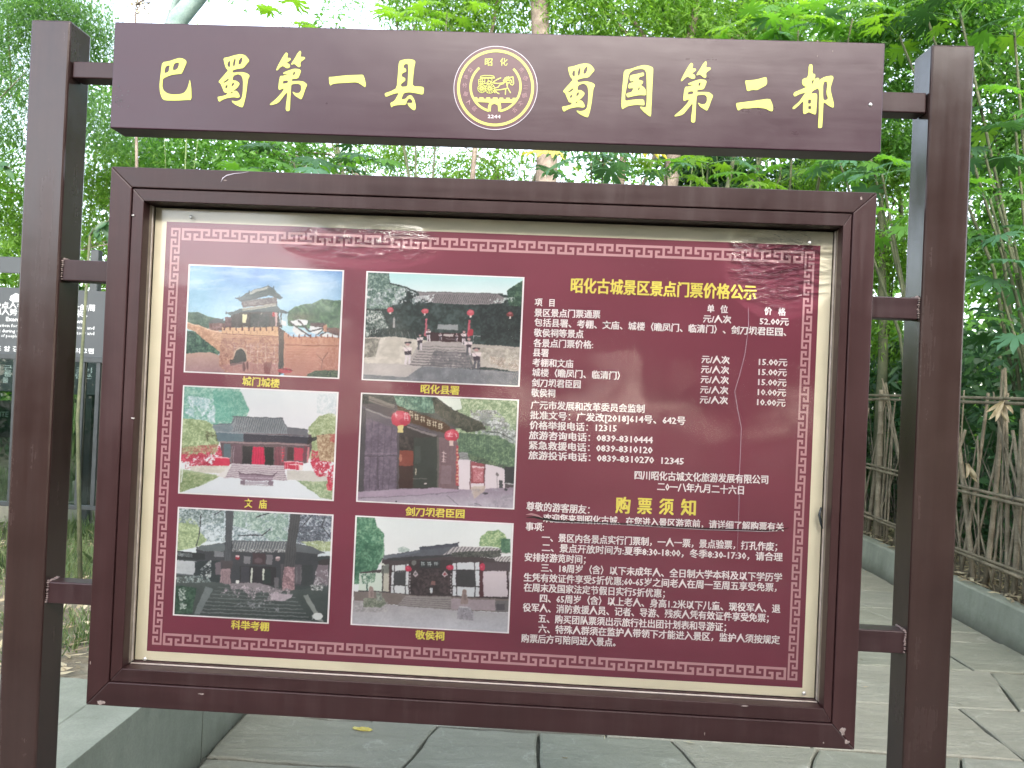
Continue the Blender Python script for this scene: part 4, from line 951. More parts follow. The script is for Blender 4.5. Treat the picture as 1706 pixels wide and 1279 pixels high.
def print5():
    p = Print([(136, 70), (1572, 138), (1530, 1142), (90, 1070)], 5, (60, 68, 70))
    p.vgrad("0 0 1705 0 1705 520 0 520", (206, 220, 230), (226, 234, 240), 60, 420)
    p.leaf("90 60 1620 100 1620 400 90 380", (120, 140, 146), (226, 234, 240), 28, .45)
    p.leaf("90 160 300 170 340 300 400 370 330 430 90 480", (138, 160, 120), (206, 220, 176), 26).leaf("90 60 560 80 560 210 330 230 90 200", (96, 116, 116), (214, 224, 228), 22, .38)
    p.leaf("640 80 1160 110 1160 380 1000 380 900 300 640 230", (128, 156, 146), (206, 222, 216), 24, .35).leaf("1260 110 1600 130 1570 400 1250 400", (72, 78, 92), (206, 212, 224), 20, .32)
    p.leaf("1250 240 1500 240 1500 400 1250 390", (70, 76, 88), (130, 134, 146), 18, .45)
    for q in ("345 120 330 300 300 430", "700 330 920 320 990 265", "860 155 980 115", "1500 150 1480 240 1600 400", "1390 130 1290 240", "470 130 540 90"): p.line(q, 9, (58, 58, 66))
    p.leaf("1280 380 1600 380 1600 480 1400 470", (150, 164, 120), (214, 222, 190), 24, .3)
    # hall
    p.poly("300 440 400 430 640 375 1160 380 1370 430 1510 490 1440 500 1430 800 300 790", (64, 66, 72)).poly("330 430 560 395 580 470 400 480 300 455", (106, 114, 118)).poly("640 372 1180 382 1370 430 1510 490 1420 500 1200 475 640 480", (98, 102, 108))
    p.stripes("640 385 1180 390 1230 480 640 475", 26, -.3, (176, 178, 180), .7, .4).leaf("640 455 1140 455 1140 485 640 482", (80, 82, 86), (226, 226, 226), 12, .4)
    p.poly("110 470 380 500 380 560 110 545", (44, 48, 52)).leaf("110 485 260 500 260 530 110 520", (70, 76, 80), (160, 166, 168), 14).poly("108 558 300 572 275 710 105 680", (190, 194, 200)).line("105 690 275 705", 14, (90, 96, 102)).poly("285 575 520 560 520 770 290 760", (48, 56, 60))
    p.poly("465 470 560 475 560 530 470 525", (126, 128, 134)).poly("745 520 810 522 810 590 745 588", (128, 126, 132)).poly("960 505 1020 508 1010 600 955 596", (122, 118, 124)).poly("830 490 950 492 950 600 830 596", (70, 56, 62)).ell(885, 560, 40, 26, (110, 92, 98), .7)
    p.poly("480 580 530 582 530 700 480 695", (112, 102, 110)).poly("710 610 1050 620 1050 800 710 790", (50, 48, 54)).poly("720 615 800 618 800 780 720 776", (66, 66, 74)).poly("930 640 1000 645 1000 780 930 776", (48, 56, 56))
    p.poly("1090 590 1290 600 1290 780 1100 780", (92, 86, 94)).stripes("1200 620 1370 620 1370 760 1200 760", 40, 0, (120, 118, 122), .6, .3).poly("1290 600 1400 605 1390 800 1290 790", (58, 62, 66)).poly("1440 600 1545 560 1540 780 1400 780", (126, 112, 122))
    p.leaf("1420 660 1545 640 1545 800 1400 800", (90, 86, 92), (222, 214, 222), 20, .5).poly("1440 560 1560 545 1556 600 1450 600", (60, 54, 58)).leaf("340 640 440 560 440 720 340 720", (110, 116, 120), (222, 226, 226), 22, .5)
    for x, y in ((688, 535), (1062, 545)): p.ell(x, y, 22, 22, (150, 44, 60) if x < 800 else (150, 130, 134)).ell(x, y-12, 20, 8, (224, 200, 204))
    for q in ("822 640 818 770", "932 645 928 740"): p.line(q, 15, (214, 220, 208))
    p.poly("672 750 705 745 705 778 670 778", (232, 232, 230))
    # trunks
    p.poly("575 95 655 100 640 300 625 470 640 640 560 640 575 300", (84, 88, 94)).stripes("575 95 655 100 640 300 625 470 640 640 560 640 575 300", 18, -.05, (58, 60, 66), .5, .4).poly("530 640 620 640 625 770 590 820 545 820 520 780", (160, 136, 142)).stripes("530 660 620 660 620 800 530 800", 15, 0, (100, 84, 92), .6, .4).poly("530 560 650 570 640 640 540 640", (76, 70, 74))
    p.poly("1180 115 1280 120 1240 400 1225 600 1225 860 1100 860 1110 640 1150 400", (80, 80, 84)).stripes("1180 115 1280 120 1240 400 1225 600 1225 860 1100 860 1110 640 1150 400", 22, -.12, (56, 56, 60), .5, .4).leaf("1130 620 1225 620 1225 860 1095 860", (128, 100, 108), (196, 160, 166), 20).poly("1030 720 1075 720 1075 810 1035 815", (110, 106, 112))
    # terrace and steps
    p.vgrad("90 700 520 770 1100 850 1560 800 1560 1160 90 1090", (76, 84, 84), (58, 66, 66), 760, 1100)
    for k in range(9):
        y = 815+k*33; p.line(f"{500-k*28} {y} {1180+k*24} {y+22+k*3}", 5+k*.7, (124, 128, 132), .8)
    p.poly("620 775 900 770 1120 850 1060 870 620 820", (140, 132, 138)).leaf("560 780 1220 830 1180 960 520 900", (100, 98, 104), (214, 196, 206), 24, .55).poly("980 870 1210 880 1180 915 1130 940 1050 940", (196, 180, 192), .8).leaf("720 940 1080 960 1080 1040 640 1000", (90, 94, 98), (160, 160, 166), 30, .55)
    p.poly("380 810 460 830 330 1070 280 1065", (112, 120, 122)).poly("1300 890 1350 880 1500 1140 1440 1120", (136, 142, 140)).ell(1440, 1080, 50, 34, (218, 222, 222)).leaf("100 720 400 700 450 770 110 770", (96, 110, 112), (196, 206, 204), 20, .5)
    p.leaf("90 790 300 820 260 1060 90 1070", (34, 62, 50), (70, 96, 80), 36).leaf("130 820 200 820 210 1020 150 1020", (90, 110, 104), (224, 230, 224), 22, .45).line("150 1010 208 1010", 6, (170, 186, 180)).leaf("1370 790 1500 790 1480 840 1380 840", (90, 96, 96), (236, 236, 238), 16, .45).line("1390 1070 1390 1110", 6, (170, 176, 176))
    return p.finish()
def print6():
    p = Print([(142, 68), (1608, 135), (1566, 1148), (104, 1072)], 6, (232, 234, 238))
    p.vgrad("0 0 1705 0 1705 500 0 500", (228, 234, 236), (240, 240, 242), 60, 420)
    p.leaf("120 60 310 75 340 160 400 230 405 440 330 560 380 640 250 700 120 700", (62, 112, 88), (136, 176, 146), 34).leaf("120 300 400 330 340 560 120 640", (52, 96, 76), (104, 146, 118), 40, .4)
    p.leaf("1295 340 1310 250 1380 200 1480 185 1545 230 1560 280 1590 300 1590 400 1500 400 1480 350", (110, 146, 100), (204, 216, 172), 22).leaf("1500 270 1590 270 1590 410 1500 400", (56, 96, 76), (110, 146, 116), 20).leaf("530 360 590 345 640 370 640 395 540 400", (170, 186, 182), (214, 222, 218), 16)
    # hall
    p.poly("390 460 960 430 1600 460 1600 830 1320 830 460 800 170 760 180 590 380 560", (70, 60, 64))
    p.poly("170 600 390 590 385 770 170 755", (214, 224, 214)).poly("400 590 455 585 450 770 398 768", (196, 190, 178)).poly("400 520 450 510 450 600 380 600 380 560", (120, 124, 118)).line("395 560 390 770", 9, (64, 60, 62)).line("170 762 460 775", 9, (66, 62, 66)).poly("355 508 395 503 425 520 400 530", (214, 216, 206))
    p.poly("480 525 640 515 635 790 470 780", (216, 218, 222)).poly("500 585 612 582 610 708 500 706", (62, 62, 66)).line("505 520 500 780", 8, (56, 52, 56)).line("612 515 606 790", 8, (56, 52, 56)).line("470 580 650 575", 8, (56, 52, 56)).line("470 705 640 710", 8, (56, 52, 56)).poly("455 520 478 518 470 780 450 775", (62, 44, 50))
    p.poly("1052 500 1300 490 1305 815 1050 805", (220, 222, 228)).poly("1090 568 1258 566 1258 720 1090 718", (62, 60, 64)).line("1088 500 1088 810", 9, (56, 50, 56)).line("1258 492 1262 815", 9, (56, 50, 56)).line("1050 570 1300 565", 9, (56, 50, 56)).line("1050 716 1305 720", 9, (56, 50, 56))
    p.poly("1300 480 1335 480 1340 825 1305 820", (82, 44, 52)).poly("1335 575 1555 572 1568 815 1340 812", (214, 200, 208)).poly("1555 572 1575 572 1585 820 1566 818", (62, 46, 52)).poly("1575 575 1600 575 1600 815 1585 815", (206, 196, 204)).line("1310 822 1600 828", 13, (54, 42, 48)).poly("1340 490 1600 500 1600 575 1340 572", (80, 68, 74))
    p.poly("640 480 1050 470 1040 810 640 800", (56, 46, 50)).leaf("650 560 1040 560 1030 790 650 790", (44, 36, 40), (76, 62, 66), 50).poly("740 480 930 476 930 545 740 548", (48, 50, 54)).poly("850 670 890 672 890 710 850 705", (130, 92, 90)).line("845 740 842 775", 13, (226, 228, 230)).line("858 742 856 778", 12, (220, 226, 232))
    for x, y in ((700, 603), (978, 603)): p.poly(f"{x-28} {y} {x} {y-30} {x+28} {y} {x} {y+30}", (196, 180, 184)).poly(f"{x-15} {y} {x} {y-16} {x+15} {y} {x} {y+16}", (150, 60, 70) if x > 800 else (120, 116, 118))
    for x, y in ((770, 510), (832, 508), (895, 506)):
        for q in ((-16, -12, 16, -14), (-12, -16, -10, 18), (8, -14, 10, 18), (-16, 4, 18, 2)): p.line(f"{x+q[0]} {y+q[1]} {x+q[2]} {y+q[3]}", 6, (190, 200, 200))
    for x in (648, 1035):
        for y in range(600, 790, 30): p.ell(x, y, 6, 9, (196, 190, 194), .8)
    # roof
    p.poly("395 435 740 375 1060 335 1110 345 1500 360 1510 420 960 440 400 465", (92, 94, 104)).poly("735 350 1060 320 1100 308 1105 345 740 378", (78, 80, 92)).line("740 352 1090 322 1103 308", 9, (56, 58, 70))
    p.poly("1060 345 1310 350 1500 360 1510 400 1200 410 960 420", (196, 188, 190)).stripes("1060 345 1500 360 1510 405 940 425", 34, -.75, (98, 94, 102), .8, .4).poly("640 440 960 425 1510 395 1500 440 1300 440 1200 420 960 440 700 470 500 480 400 465", (58, 58, 62)).leaf("1040 400 1500 380 1500 450 1040 440", (56, 60, 58), (104, 104, 100), 20)
    p.poly("395 440 735 382 740 400 400 470", (110, 114, 124), .8).poly("1440 445 1600 430 1600 488 1450 480", (206, 200, 200)).stripes("1440 445 1600 430 1600 488 1450 480", 30, -.8, (110, 104, 110), .8, .4).line("1500 410 1600 405", 8, (210, 206, 206))
    for x, y, r in ((635, 555, 30), (1028, 540, 34), (1328, 535, 24)): p.ell(x, y, r, 25 if x < 1300 else 34, (190, 48, 80)).ell(x-6, y-6, r*.4, 9, (222, 110, 130), .7)
    p.ell(685, 500, 22, 24, (130, 134, 130), .8)
    # plinth, steps, yard
    p.poly("120 765 460 780 650 800 1040 815 1600 835 1600 960 1030 940 120 860", (122, 110, 108)).poly("1040 830 1450 845 1450 945 1035 935", (168, 152, 160)).poly("1450 850 1600 850 1600 960 1450 950", (110, 104, 108)).poly("1460 880 1540 882 1540 940 1460 935", (80, 76, 84))
    p.poly("610 805 1040 820 1035 940 530 900", (150, 142, 142))
    for k in range(5): p.line(f"{600-k*14} {828+k*17} {1035} {845+k*21}", 5, (98, 90, 94), .85)
    p.vgrad("100 850 220 860 530 900 1030 940 1600 965 1600 1170 90 1090", (170, 164, 168), (196, 194, 204), 860, 1100).leaf("100 860 440 870 440 960 100 960", (140, 136, 138), (198, 192, 192), 40, .4, .6)
    for x, y, w in ((285, 730, 40), (1160, 755, 44)):
        p.ell(x, y+12, w*.5, 24, (150, 128, 122)).poly(f"{x-w*.5} {y+15} {x+w*.5} {y+15} {x+w*.8} {y+130} {x-w*.8} {y+130}", (154, 134, 132)).ell(x+6, y+60, w*.3, 30, (120, 102, 102), .7)
    p.leaf("215 830 400 830 430 880 380 920 210 915", (96, 104, 92), (160, 162, 146), 24).leaf("330 770 390 790 390 860 340 850", (110, 116, 110), (176, 178, 170), 20).poly("1110 905 1210 910 1240 960 1245 1035 1090 1020 1100 960", (160, 154, 164)).leaf("1110 905 1210 910 1240 960 1245 1035 1090 1020 1100 960", (130, 126, 136), (190, 184, 194), 22, .4, .7).line("1115 912 1190 916", 10, (206, 202, 208))
    p.poly("240 620 250 620 255 760 240 760", (60, 90, 80)).leaf("180 600 330 600 320 680 200 700", (60, 104, 84), (180, 200, 180), 22, .45)
    return p.finish()

vc = NT('photo_print')
at_ = vc.n.new('ShaderNodeAttribute'); at_.attribute_name = 'ink'
M['print'] = vc.done(vc.bsdf(at_.outputs['Color'], .33, .5))
bpx = .0034
for k, (fn, x0, zt) in enumerate(((print1, .153, 1.8655), (print2, .543, 1.8655), (print3, .153, 1.602), (print4, .543, 1.603), (print5, .154, 1.3375), (print6, .543, 1.3380))):
    w_, h_ = .3415, .2355
    b = MB(); b.box(x0, x0+w_, YP-.0005, YP-.0001, zt-h_, zt)
    P(b.build('photo_border', M['white_print'], None), poster)
    lin = fn()
    X = np.linspace(x0+bpx, x0+w_-bpx, PW); Z = np.linspace(zt-bpx*.8, zt-h_+bpx*.8, PH)
    XX, ZZ = np.meshgrid(X, Z)
    co = np.stack([XX, np.full(XX.shape, YP-.0009), ZZ], -1).reshape(-1, 3)
    me = bpy.data.meshes.new('photo_print')
    nv = PW*PH; idx = np.arange(nv).reshape(PH, PW)
    q = np.stack([idx[1:, :-1], idx[1:, 1:], idx[:-1, 1:], idx[:-1, :-1]], -1).reshape(-1, 4)
    me.vertices.add(nv); me.vertices.foreach_set('co', co.ravel().astype('f'))
    me.loops.add(q.size); me.loops.foreach_set('vertex_index', q.ravel().astype('i'))
    me.polygons.add(len(q)); me.polygons.foreach_set('loop_start', np.arange(0, q.size, 4, dtype='i')); me.polygons.foreach_set('loop_total', np.full(len(q), 4, 'i'))
    me.update(calc_edges=True)
    ca = me.color_attributes.new('ink', 'FLOAT_COLOR', 'POINT')
    ca.data.foreach_set('color', np.concatenate([lin.reshape(-1, 3), np.ones((nv, 1))], 1).ravel().astype('f'))
    P(link('photo_print', me, None, M['print']), poster)
# ------------------------------------------------------------------ ground, path, kerb, planters
def gmat(name, cols, scale=6, bump=.4, rough=.85, extra=None):
    t = NT(name)
    n1 = t.noise(scale, 6, .62); n2 = t.noise(scale*7, 4, .6)
    c = t.ramp(t.mix(.35, n1, n2), [(.3, cols[0]), (.5, cols[1]), (.7, cols[2])])
    nb = t.bump(n2, bump, .01)
    return t.done(t.bsdf(c, rough, .3, nb))
M['soil'] = gmat('leaf_mould_soil', [(.075, .062, .045), (.15, .13, .095), (.26, .235, .18)], 7, .8)
M['mortar'] = gmat('dark_joint_earth', [(.03, .03, .022), (.06, .058, .045), (.10, .095, .07)], 9, .8)
M['concrete'] = gmat('green_grey_concrete', [(.16, .20, .165), (.20, .24, .20), (.24, .28, .235)], 2.4, .12, .75)
def stone_mat(name, a, b, c):
    t = NT(name)
    oi = t.n.new('ShaderNodeObjectInfo')
    st = t.noise(1.0, 6, .7, t.mapping((1.6, 7, 6), (0, 0, .25)), dist=1.4)
    bl = t.noise(2.6, 7, .72); fl = t.noise(34, 5, .7); gr = t.noise(160, 3, .7)
    col = t.ramp(t.mix(.5, st, t.mix(.35, bl, fl)), [(.33, a), (.5, b), (.66, c)])
    pale = t.ramp(t.noise(7, 8, .78, dist=1.2), [(.56, 0.0), (.66, 1.0)])
    col = t.mix(t.math('MULTIPLY', pale, .38), col, (.42, .43, .38))
    dark = t.ramp(t.noise(4.2, 8, .8), [(.55, 0.0), (.70, 1.0)])
    col = t.mix(t.math('MULTIPLY', dark, .45), col, (.10, .105, .08))
    col = t.mix(.22, col, t.ramp(oi.outputs['Random'], [(0, (.13, .16, .125)), (.5, (.31, .28, .22)), (1, (.22, .24, .22))]))
    col = t.mix(t.ramp(gr, [(.4, 0.0), (.62, .25)]), col, (.09, .09, .075))
    nb = t.bump(gr, .25, .002); nb = t.bump(fl, .45, .008, nb); nb = t.bump(st, .6, .03, nb)
    return t.done(t.bsdf(col, t.ramp(bl, [(.3, .6), (.7, .85)]), .3, nb))
def concrete_mat(name, a, b, c):
    t = NT(name)
    run = t.noise(1.0, 6, .7, t.mapping((7, 7, .9))); bl = t.noise(3.0, 7, .72); gr = t.noise(120, 4, .7)
    col = t.ramp(t.mix(.45, bl, run), [(.33, a), (.5, b), (.67, c)])
    moss = t.ramp(t.noise(5.5, 8, .8), [(.54, 0.0), (.68, 1.0)])
    col = t.mix(t.math('MULTIPLY', moss, .40), col, (.085, .105, .07))
    sp = t.n.new('ShaderNodeSeparateXYZ'); t.l.new(t.tc.outputs['Object'], sp.inputs[0])
    foot = t.ramp(t.math('ADD', sp.outputs['Z'], t.math('MULTIPLY', bl, .10)), [(.04, .75), (.16, 0.0)])   # soil splashed up the foot
    col = t.mix(foot, col, (.07, .07, .052))
    col = t.mix(t.ramp(gr, [(.4, 0.0), (.62, .22)]), col, (.10, .10, .085))
    nb = t.bump(gr, .3, .003); nb = t.bump(bl, .35, .02, nb)
    return t.done(t.bsdf(col, .8, .3, nb))
M['stone'] = stone_mat('grey_green_flagstone', (.11, .106, .083), (.175, .17, .136), (.245, .238, .193))
M['concrete'] = concrete_mat('green_grey_concrete', (.14, .15, .12), (.19, .202, .165), (.25, .258, .215))

b = MB(); b.slab([(-40, -30), (40, -30), (40, 60), (-40, 60)], -.45, -.045)
tag(b.build('ground', M['soil']), kind='structure')
b = MB(); b.slab([(-.6, -6.5), (4.26, -6.5), (4.26, 7.6), (-.6, 7.6)], -.09, -.028)
path = b.build('flagstone_path', M['mortar']); tag(path, kind='structure')
# flagstones in courses across the path, cut with slanted joints
g = random.Random(21)
ys = [-6.4]
rows_y = [1.62, 2.06, 2.66, 3.26, 3.84, 4.07, 4.62, 5.2, 5.75, 6.3, 6.9, 7.55]
y = -6.4
while y < 1.3: y += g.uniform(.42, .68); ys.append(y)
ys[-1] = 1.12
ys += rows_y
gap = .0055
for j in range(len(ys)-1):
    ya, yb = ys[j], ys[j+1]
    x = -.42; lx0 = lx1 = -.42
    while x < 4.23:
        w = g.uniform(.42, 1.15)
        if abs(ya-1.62) < .01 or abs(yb-1.62) < .01: w = g.uniform(.5, .95)
        nx = x+w
        if nx > 3.85: nx = 4.235
        sl = g.uniform(-.32, .32) if g.random() < .6 else g.uniform(-.06, .06)
        r0_, r1_ = (nx-sl/2, nx+sl/2) if nx < 4.2 else (4.235, 4.235)
        def jj(): return g.uniform(-.011, .009)
        pts = []
        n = 7
        for k in range(n+1):
            t_ = k/n; pts.append((lx0+gap+(r0_-lx0-2*gap)*t_, ya+gap+(jj() if 0 < k < n else 0)))
        for k in range(1, 4):
            t_ = k/4; pts.append((r0_-gap+(r1_-r0_)*t_+jj(), ya+(yb-ya)*t_))
        for k in range(n+1):
            t_ = k/n; pts.append((r1_-gap+(lx1+gap-(r1_-gap))*t_, yb-gap+(jj() if 0 < k < n else 0)))
        for k in range(1, 4):
            t_ = k/4; pts.append((lx1+gap+(lx0-lx1)*t_+jj(), yb+(ya-yb)*t_))
        cx = sum(p[0] for p in pts)/len(pts); cy = sum(p[1] for p in pts)/len(pts)
        mb = MB(); mb.slab([(p[0]-cx, p[1]-cy) for p in pts], -.03, 0, .008, .006)
        o = mb.build('flagstone', M['stone'], path)
        o.location = (cx, cy, g.uniform(-.006, .003)); o.rotation_euler = (g.uniform(-.006, .006), g.uniform(-.006, .006), 0)
        x = nx; lx0, lx1 = r0_, r1_
        if nx >= 4.2: break

# right-hand concrete kerb with a slightly battered face
def kerb(name, x0, x1, xt, y0, y1, z, mat, jitter=0):
    b = MB(); n = max(2, int((y1-y0)/.35)); vs = []; fs = []
    for i in range(n+1):
        yy = y0+(y1-y0)*i/n; w = g.uniform(-1, 1)*jitter
        vs += [(x0+w, yy, -.06), (xt+w, yy, z-.012), (xt+.012+w, yy, z+g.uniform(-1, 1)*jitter*.4), (x1, yy, z+g.uniform(-1, 1)*jitter*.4), (x1, yy, -.06)]
    for i in range(n):
        for k in range(4):
            a = i*5+k; fs.append((a, a+1, a+6, a+5))
    fs += [(0, 4, 3, 2, 1), tuple(n*5+k for k in range(5))]
    b.add(vs, fs); return b.build(name, mat)
k1 = empty('concrete_kerb', (4.3, 3, 0)); tag(k1, 'long green-grey concrete kerb along the foot of the bamboo fence', 'kerb')
yk = -6.5
while yk < 7.5:
    y2 = min(yk+1.9, 7.55); o = kerb('kerb_length', 4.245, 4.40, 4.285, yk+.004, y2-.004, .265, M['concrete'], .006)
    o.parent = k1; o.matrix_parent_inverse = Matrix.Translation(-Vector(k1.location)); yk = y2
def bumpy(name, x0, x1, y0, y1, z, amp, step, mat, kind='structure', f=None):
    nx_ = int((x1-x0)/step)+1; ny_ = int((y1-y0)/step)+1
    X, Y = np.meshgrid(np.linspace(x0, x1, nx_), np.linspace(y0, y1, ny_))
    Z = z+amp*(nr.rand(ny_, nx_)-.5)+(f(X, Y) if f else 0)
    co = np.stack([X, Y, Z], -1).reshape(-1, 3)
    idx = np.arange(nx_*ny_).reshape(ny_, nx_)
    q = np.stack([idx[:-1, :-1], idx[:-1, 1:], idx[1:, 1:], idx[1:, :-1]], -1).reshape(-1, 4)
    me = bpy.data.meshes.new(name); me.from_pydata(co.tolist(), [], q.tolist()); smooth(me)
    return tag(link(name, me, None, mat), kind=kind)
bumpy('planting_bed', 4.39, 14, -6.5, 16, .235, .035, .22, M['soil'], f=lambda X, Y: np.clip((X-5.2)*.12, 0, 1.2))
bumpy('planting_bed', -9, -.50, 1.27, 16, .425, .03, .12, M['soil'], f=lambda X, Y: np.clip((Y-5)*.03, 0, .5))
bumpy('planting_bed', -.6, 4.5, 7.66, 16, .26, .04, .25, M['soil'], f=lambda X, Y: np.clip((Y-8.5)*.08, 0, .8))
b = MB(); b.slab([(-.42, 7.56), (4.25, 7.56), (4.25, 7.70), (-.42, 7.70)], -.05, .27, .008, .006)
tag(b.build('concrete_kerb', M['concrete']), 'concrete kerb closing the far end of the flagstone path', 'kerb')

# left retaining wall: dressed blocks and a broad coping ledge
wallt = empty('retaining_wall', (-.5, 1.5, 0)); tag(wallt, 'low green-grey concrete retaining wall with broad ledge below the board', 'low wall')
def put_in(o, par):
    o.parent = par; o.matrix_parent_inverse = Matrix.Translation(-Vector(par.location)); return o
bl = [(-1.2, -.2), (-.192, 1.595), (1.603, 2.62), (2.63, 3.7), (3.71, 4.8), (4.81, 6.1), (6.11, 7.5)]
for i, (y0, y1) in enumerate(bl):
    w = MB(); x1 = -.43-(.0 if i < 2 else .006*(i % 2))
    w.slab([(-.62, y0), (x1, y0), (x1, y1), (-.62, y1)], -.06, .44, .006, .005)
    put_in(w.build('wall_block', M['concrete']), wallt)
w = MB(); w.slab([(-3.6, -1.2), (-.624, -1.2), (-.624, 1.28), (-.80, 1.305), (-3.6, 1.24)], .2, .4385, .006, .004)
put_in(w.build('ledge_slab', M['concrete']), wallt)
# earth washed against the wall foot
bumpy('drift_of_earth', -.43, -.33, 1.0, 2.8, -.012, .022, .02, M['mortar'], 'stuff')

# ------------------------------------------------------------------ leaf tools
def leaf_material(name, cols, trans=.5, rough=.45, scale=1.2):
    t = NT(name)
    ge = t.n.new('ShaderNodeNewGeometry')
    n1 = t.noise(scale, 3, .6)
    f = t.mix(.6, n1, ge.outputs['Random Per Island'])
    c = t.ramp(f, [(.2, cols[0]), (.5, cols[1]), (.8, cols[2])])
    d = t.bsdf(c, rough, .4)
    tr = t.n.new('ShaderNodeBsdfTranslucent')
    c2 = t.mix(1.0, c, (1.0, 1.0, .55), 'MULTIPLY')
    hv = t.n.new('ShaderNodeHueSaturation'); hv.inputs['Value'].default_value = 1.5; hv.inputs['Saturation'].default_value = 1.05
    t.l.new(c2, hv.inputs['Color']); t.l.new(hv.outputs[0], tr.inputs[0])
    mx = t.n.new('ShaderNodeMixShader'); mx.inputs[0].default_value = trans
    t.l.new(d, mx.inputs[1]); t.l.new(tr.outputs[0], mx.inputs[2])
    return t.done(mx.outputs[0])
M['leaf_bright'] = leaf_material('bright_leaf', [(.085, .19, .03), (.135, .27, .045), (.20, .34, .06)], .58)
M['leaf_mid'] = leaf_material('mid_leaf', [(.06, .15, .035), (.09, .22, .045), (.14, .29, .06)], .55)
M['leaf_dark'] = leaf_material('dark_leaf', [(.018, .055, .025), (.035, .09, .038), (.06, .14, .05)], .35)
M['leaf_blue'] = leaf_material('blue_green_leaf', [(.045, .12, .075), (.075, .17, .10), (.11, .22, .12)], .4, .35)
M['leaf_teal'] = leaf_material('feathery_leaf', [(.08, .18, .07), (.12, .25, .085), (.18, .32, .10)], .6)
M['leaf_dry'] = leaf_material('dry_leaf', [(.19, .14, .085), (.32, .26, .17), (.46, .40, .28)], .2, .7, 4)
M['leaf_yellow'] = leaf_material('yellow_leaf', [(.42, .36, .08), (.55, .46, .12), (.60, .55, .22)], .4, .6, 4)
M['grass'] = leaf_material('grass_blade', [(.06, .10, .045), (.10, .15, .065), (.17, .20, .10)], .4)
M['bark'] = gmat('brown_grey_bark', [(.10, .075, .06), (.19, .15, .125), (.30, .25, .21)], 9, .8)
M['bark_teal'] = gmat('mossy_bark', [(.07, .11, .105), (.13, .18, .17), (.20, .24, .22)], 6, .6)
M['stem'] = gmat('green_brown_stem', [(.04, .05, .03), (.08, .09, .05), (.13, .13, .08)], 12, .4)
M['bamboo_dry'] = gmat('weathered_bamboo', [(.075, .062, .042), (.145, .122, .085), (.24, .205, .15)], 10, .4)
def rot_frames(n, rng, down=0.0, up=0.0):
    """random leaf directions; down pulls the tips towards the ground"""
    d = rng.normal(size=(n, 3)); d[:, 2] = d[:, 2]*.6-down+up
    d /= np.linalg.norm(d, axis=1)[:, None]
    s_ = np.cross(d, rng.normal(size=(n, 3))); s_ /= np.linalg.norm(s_, axis=1)[:, None]+1e-9
    return d, s_
def blades(P0, rng, L, W, down=.4, flat=0.0, fold=.12):
    n = len(P0); d, s_ = rot_frames(n, rng, down)
    if flat > 0:       # leaf faces mostly upwards
        hz = np.cross(d, np.array([0, 0, 1.])); hz /= np.linalg.norm(hz, axis=1)[:, None]+1e-9
        s_ = s_*(1-flat)+hz*flat; s_ /= np.linalg.norm(s_, axis=1)[:, None]+1e-9
    l = L*rng.uniform(.6, 1.25, n)[:, None]; w = W*rng.uniform(.7, 1.25, n)[:, None]
    nn = np.cross(d, s_)
    a = P0; m = P0+d*l*.45
    t = P0+d*l-np.array([0, 0, 1.])*l*.12
    v = np.stack([a, m+s_*w/2+nn*w*fold, t, m-s_*w/2+nn*w*fold], 1).reshape(-1, 3)
    f = np.arange(4*n).reshape(-1, 4)
    return v, f
def np_mesh(name, V, Fq):
    me = bpy.data.meshes.new(name)
    me.vertices.add(len(V)); me.vertices.foreach_set('co', V.ravel().astype('f'))
    me.loops.add(Fq.size); me.loops.foreach_set('vertex_index', Fq.ravel().astype('i'))
    k = Fq.shape[1]
    me.polygons.add(len(Fq)); me.polygons.foreach_set('loop_start', np.arange(0, Fq.size, k, dtype='i')); me.polygons.foreach_set('loop_total', np.full(len(Fq), k, 'i'))
    me.update(calc_edges=True); return me
def clumps(rng, centers, radii, nclump, nleaf, cr, squash=.8, shell=.5):
    """leaf positions gathered in small clumps spread through blobs, leaving gaps"""
    out = []
    for (c, r) in zip(centers, radii):
        d = rng.normal(size=(nclump, 3)); d /= np.linalg.norm(d, axis=1)[:, None]
        rad = (shell+(1-shell)*rng.rand(nclump))[:, None]
        cc = np.array(c)+d*rad*np.array(r)
        k = rng.normal(size=(nclump, nleaf, 3))*cr*np.array([1, 1, squash])
        out.append((cc[:, None, :]+k).reshape(-1, 3))
    return np.concatenate(out)
def pxs(lst): return [tuple(atY(*q)) for q in lst]
# ------------------------------------------------------------------ trees, shrubs, bamboo
def trunk_part(root, pts, radii, mat, name='trunk', k=10):
    b = MB(); base = Vector(root.location)
    pp = []
    for i, p in enumerate(pts): pp.append(Vector(p)-base)
    b.tube(pp, radii, k); o = b.build(name, mat, root); return o
def crown_part(root, V, F, mat, name='crown'):
    V = V-np.array(root.location)
    return link(name, np_mesh(name, V, F), root, mat)

def tree(label, base, spine, radii, blobs, brad, mat, bark, seed, ncl, nlf, cr, L, W, down=.3, flat=0., limbs=5, cat='tree', group=None, name='tree', shell=.45, squash=.8):
    rng = np.random.RandomState(seed); gg = random.Random(seed)
    root = empty(name, base); tag(root, label, cat, group)
    trunk_part(root, spine, radii, bark)
    for i in range(limbs):
        a = gg.choice(range(max(1, len(spine)//2), len(spine))); s0 = Vector(spine[a]); e = Vector(blobs[gg.randrange(len(blobs))])
        mid = s0.lerp(e, .5)+Vector((gg.uniform(-.2, .2), gg.uniform(-.2, .2), gg.uniform(0, .3)))
        trunk_part(root, [s0, mid, e], [radii[a]*.5, radii[a]*.3, .008], bark, 'limb', 6)
    pts = clumps(rng, blobs, brad, ncl, nlf, cr, squash, shell)
    V, F = blades(pts, rng, L, W, down, flat)
    crown_part(root, V, F, mat)
    return root

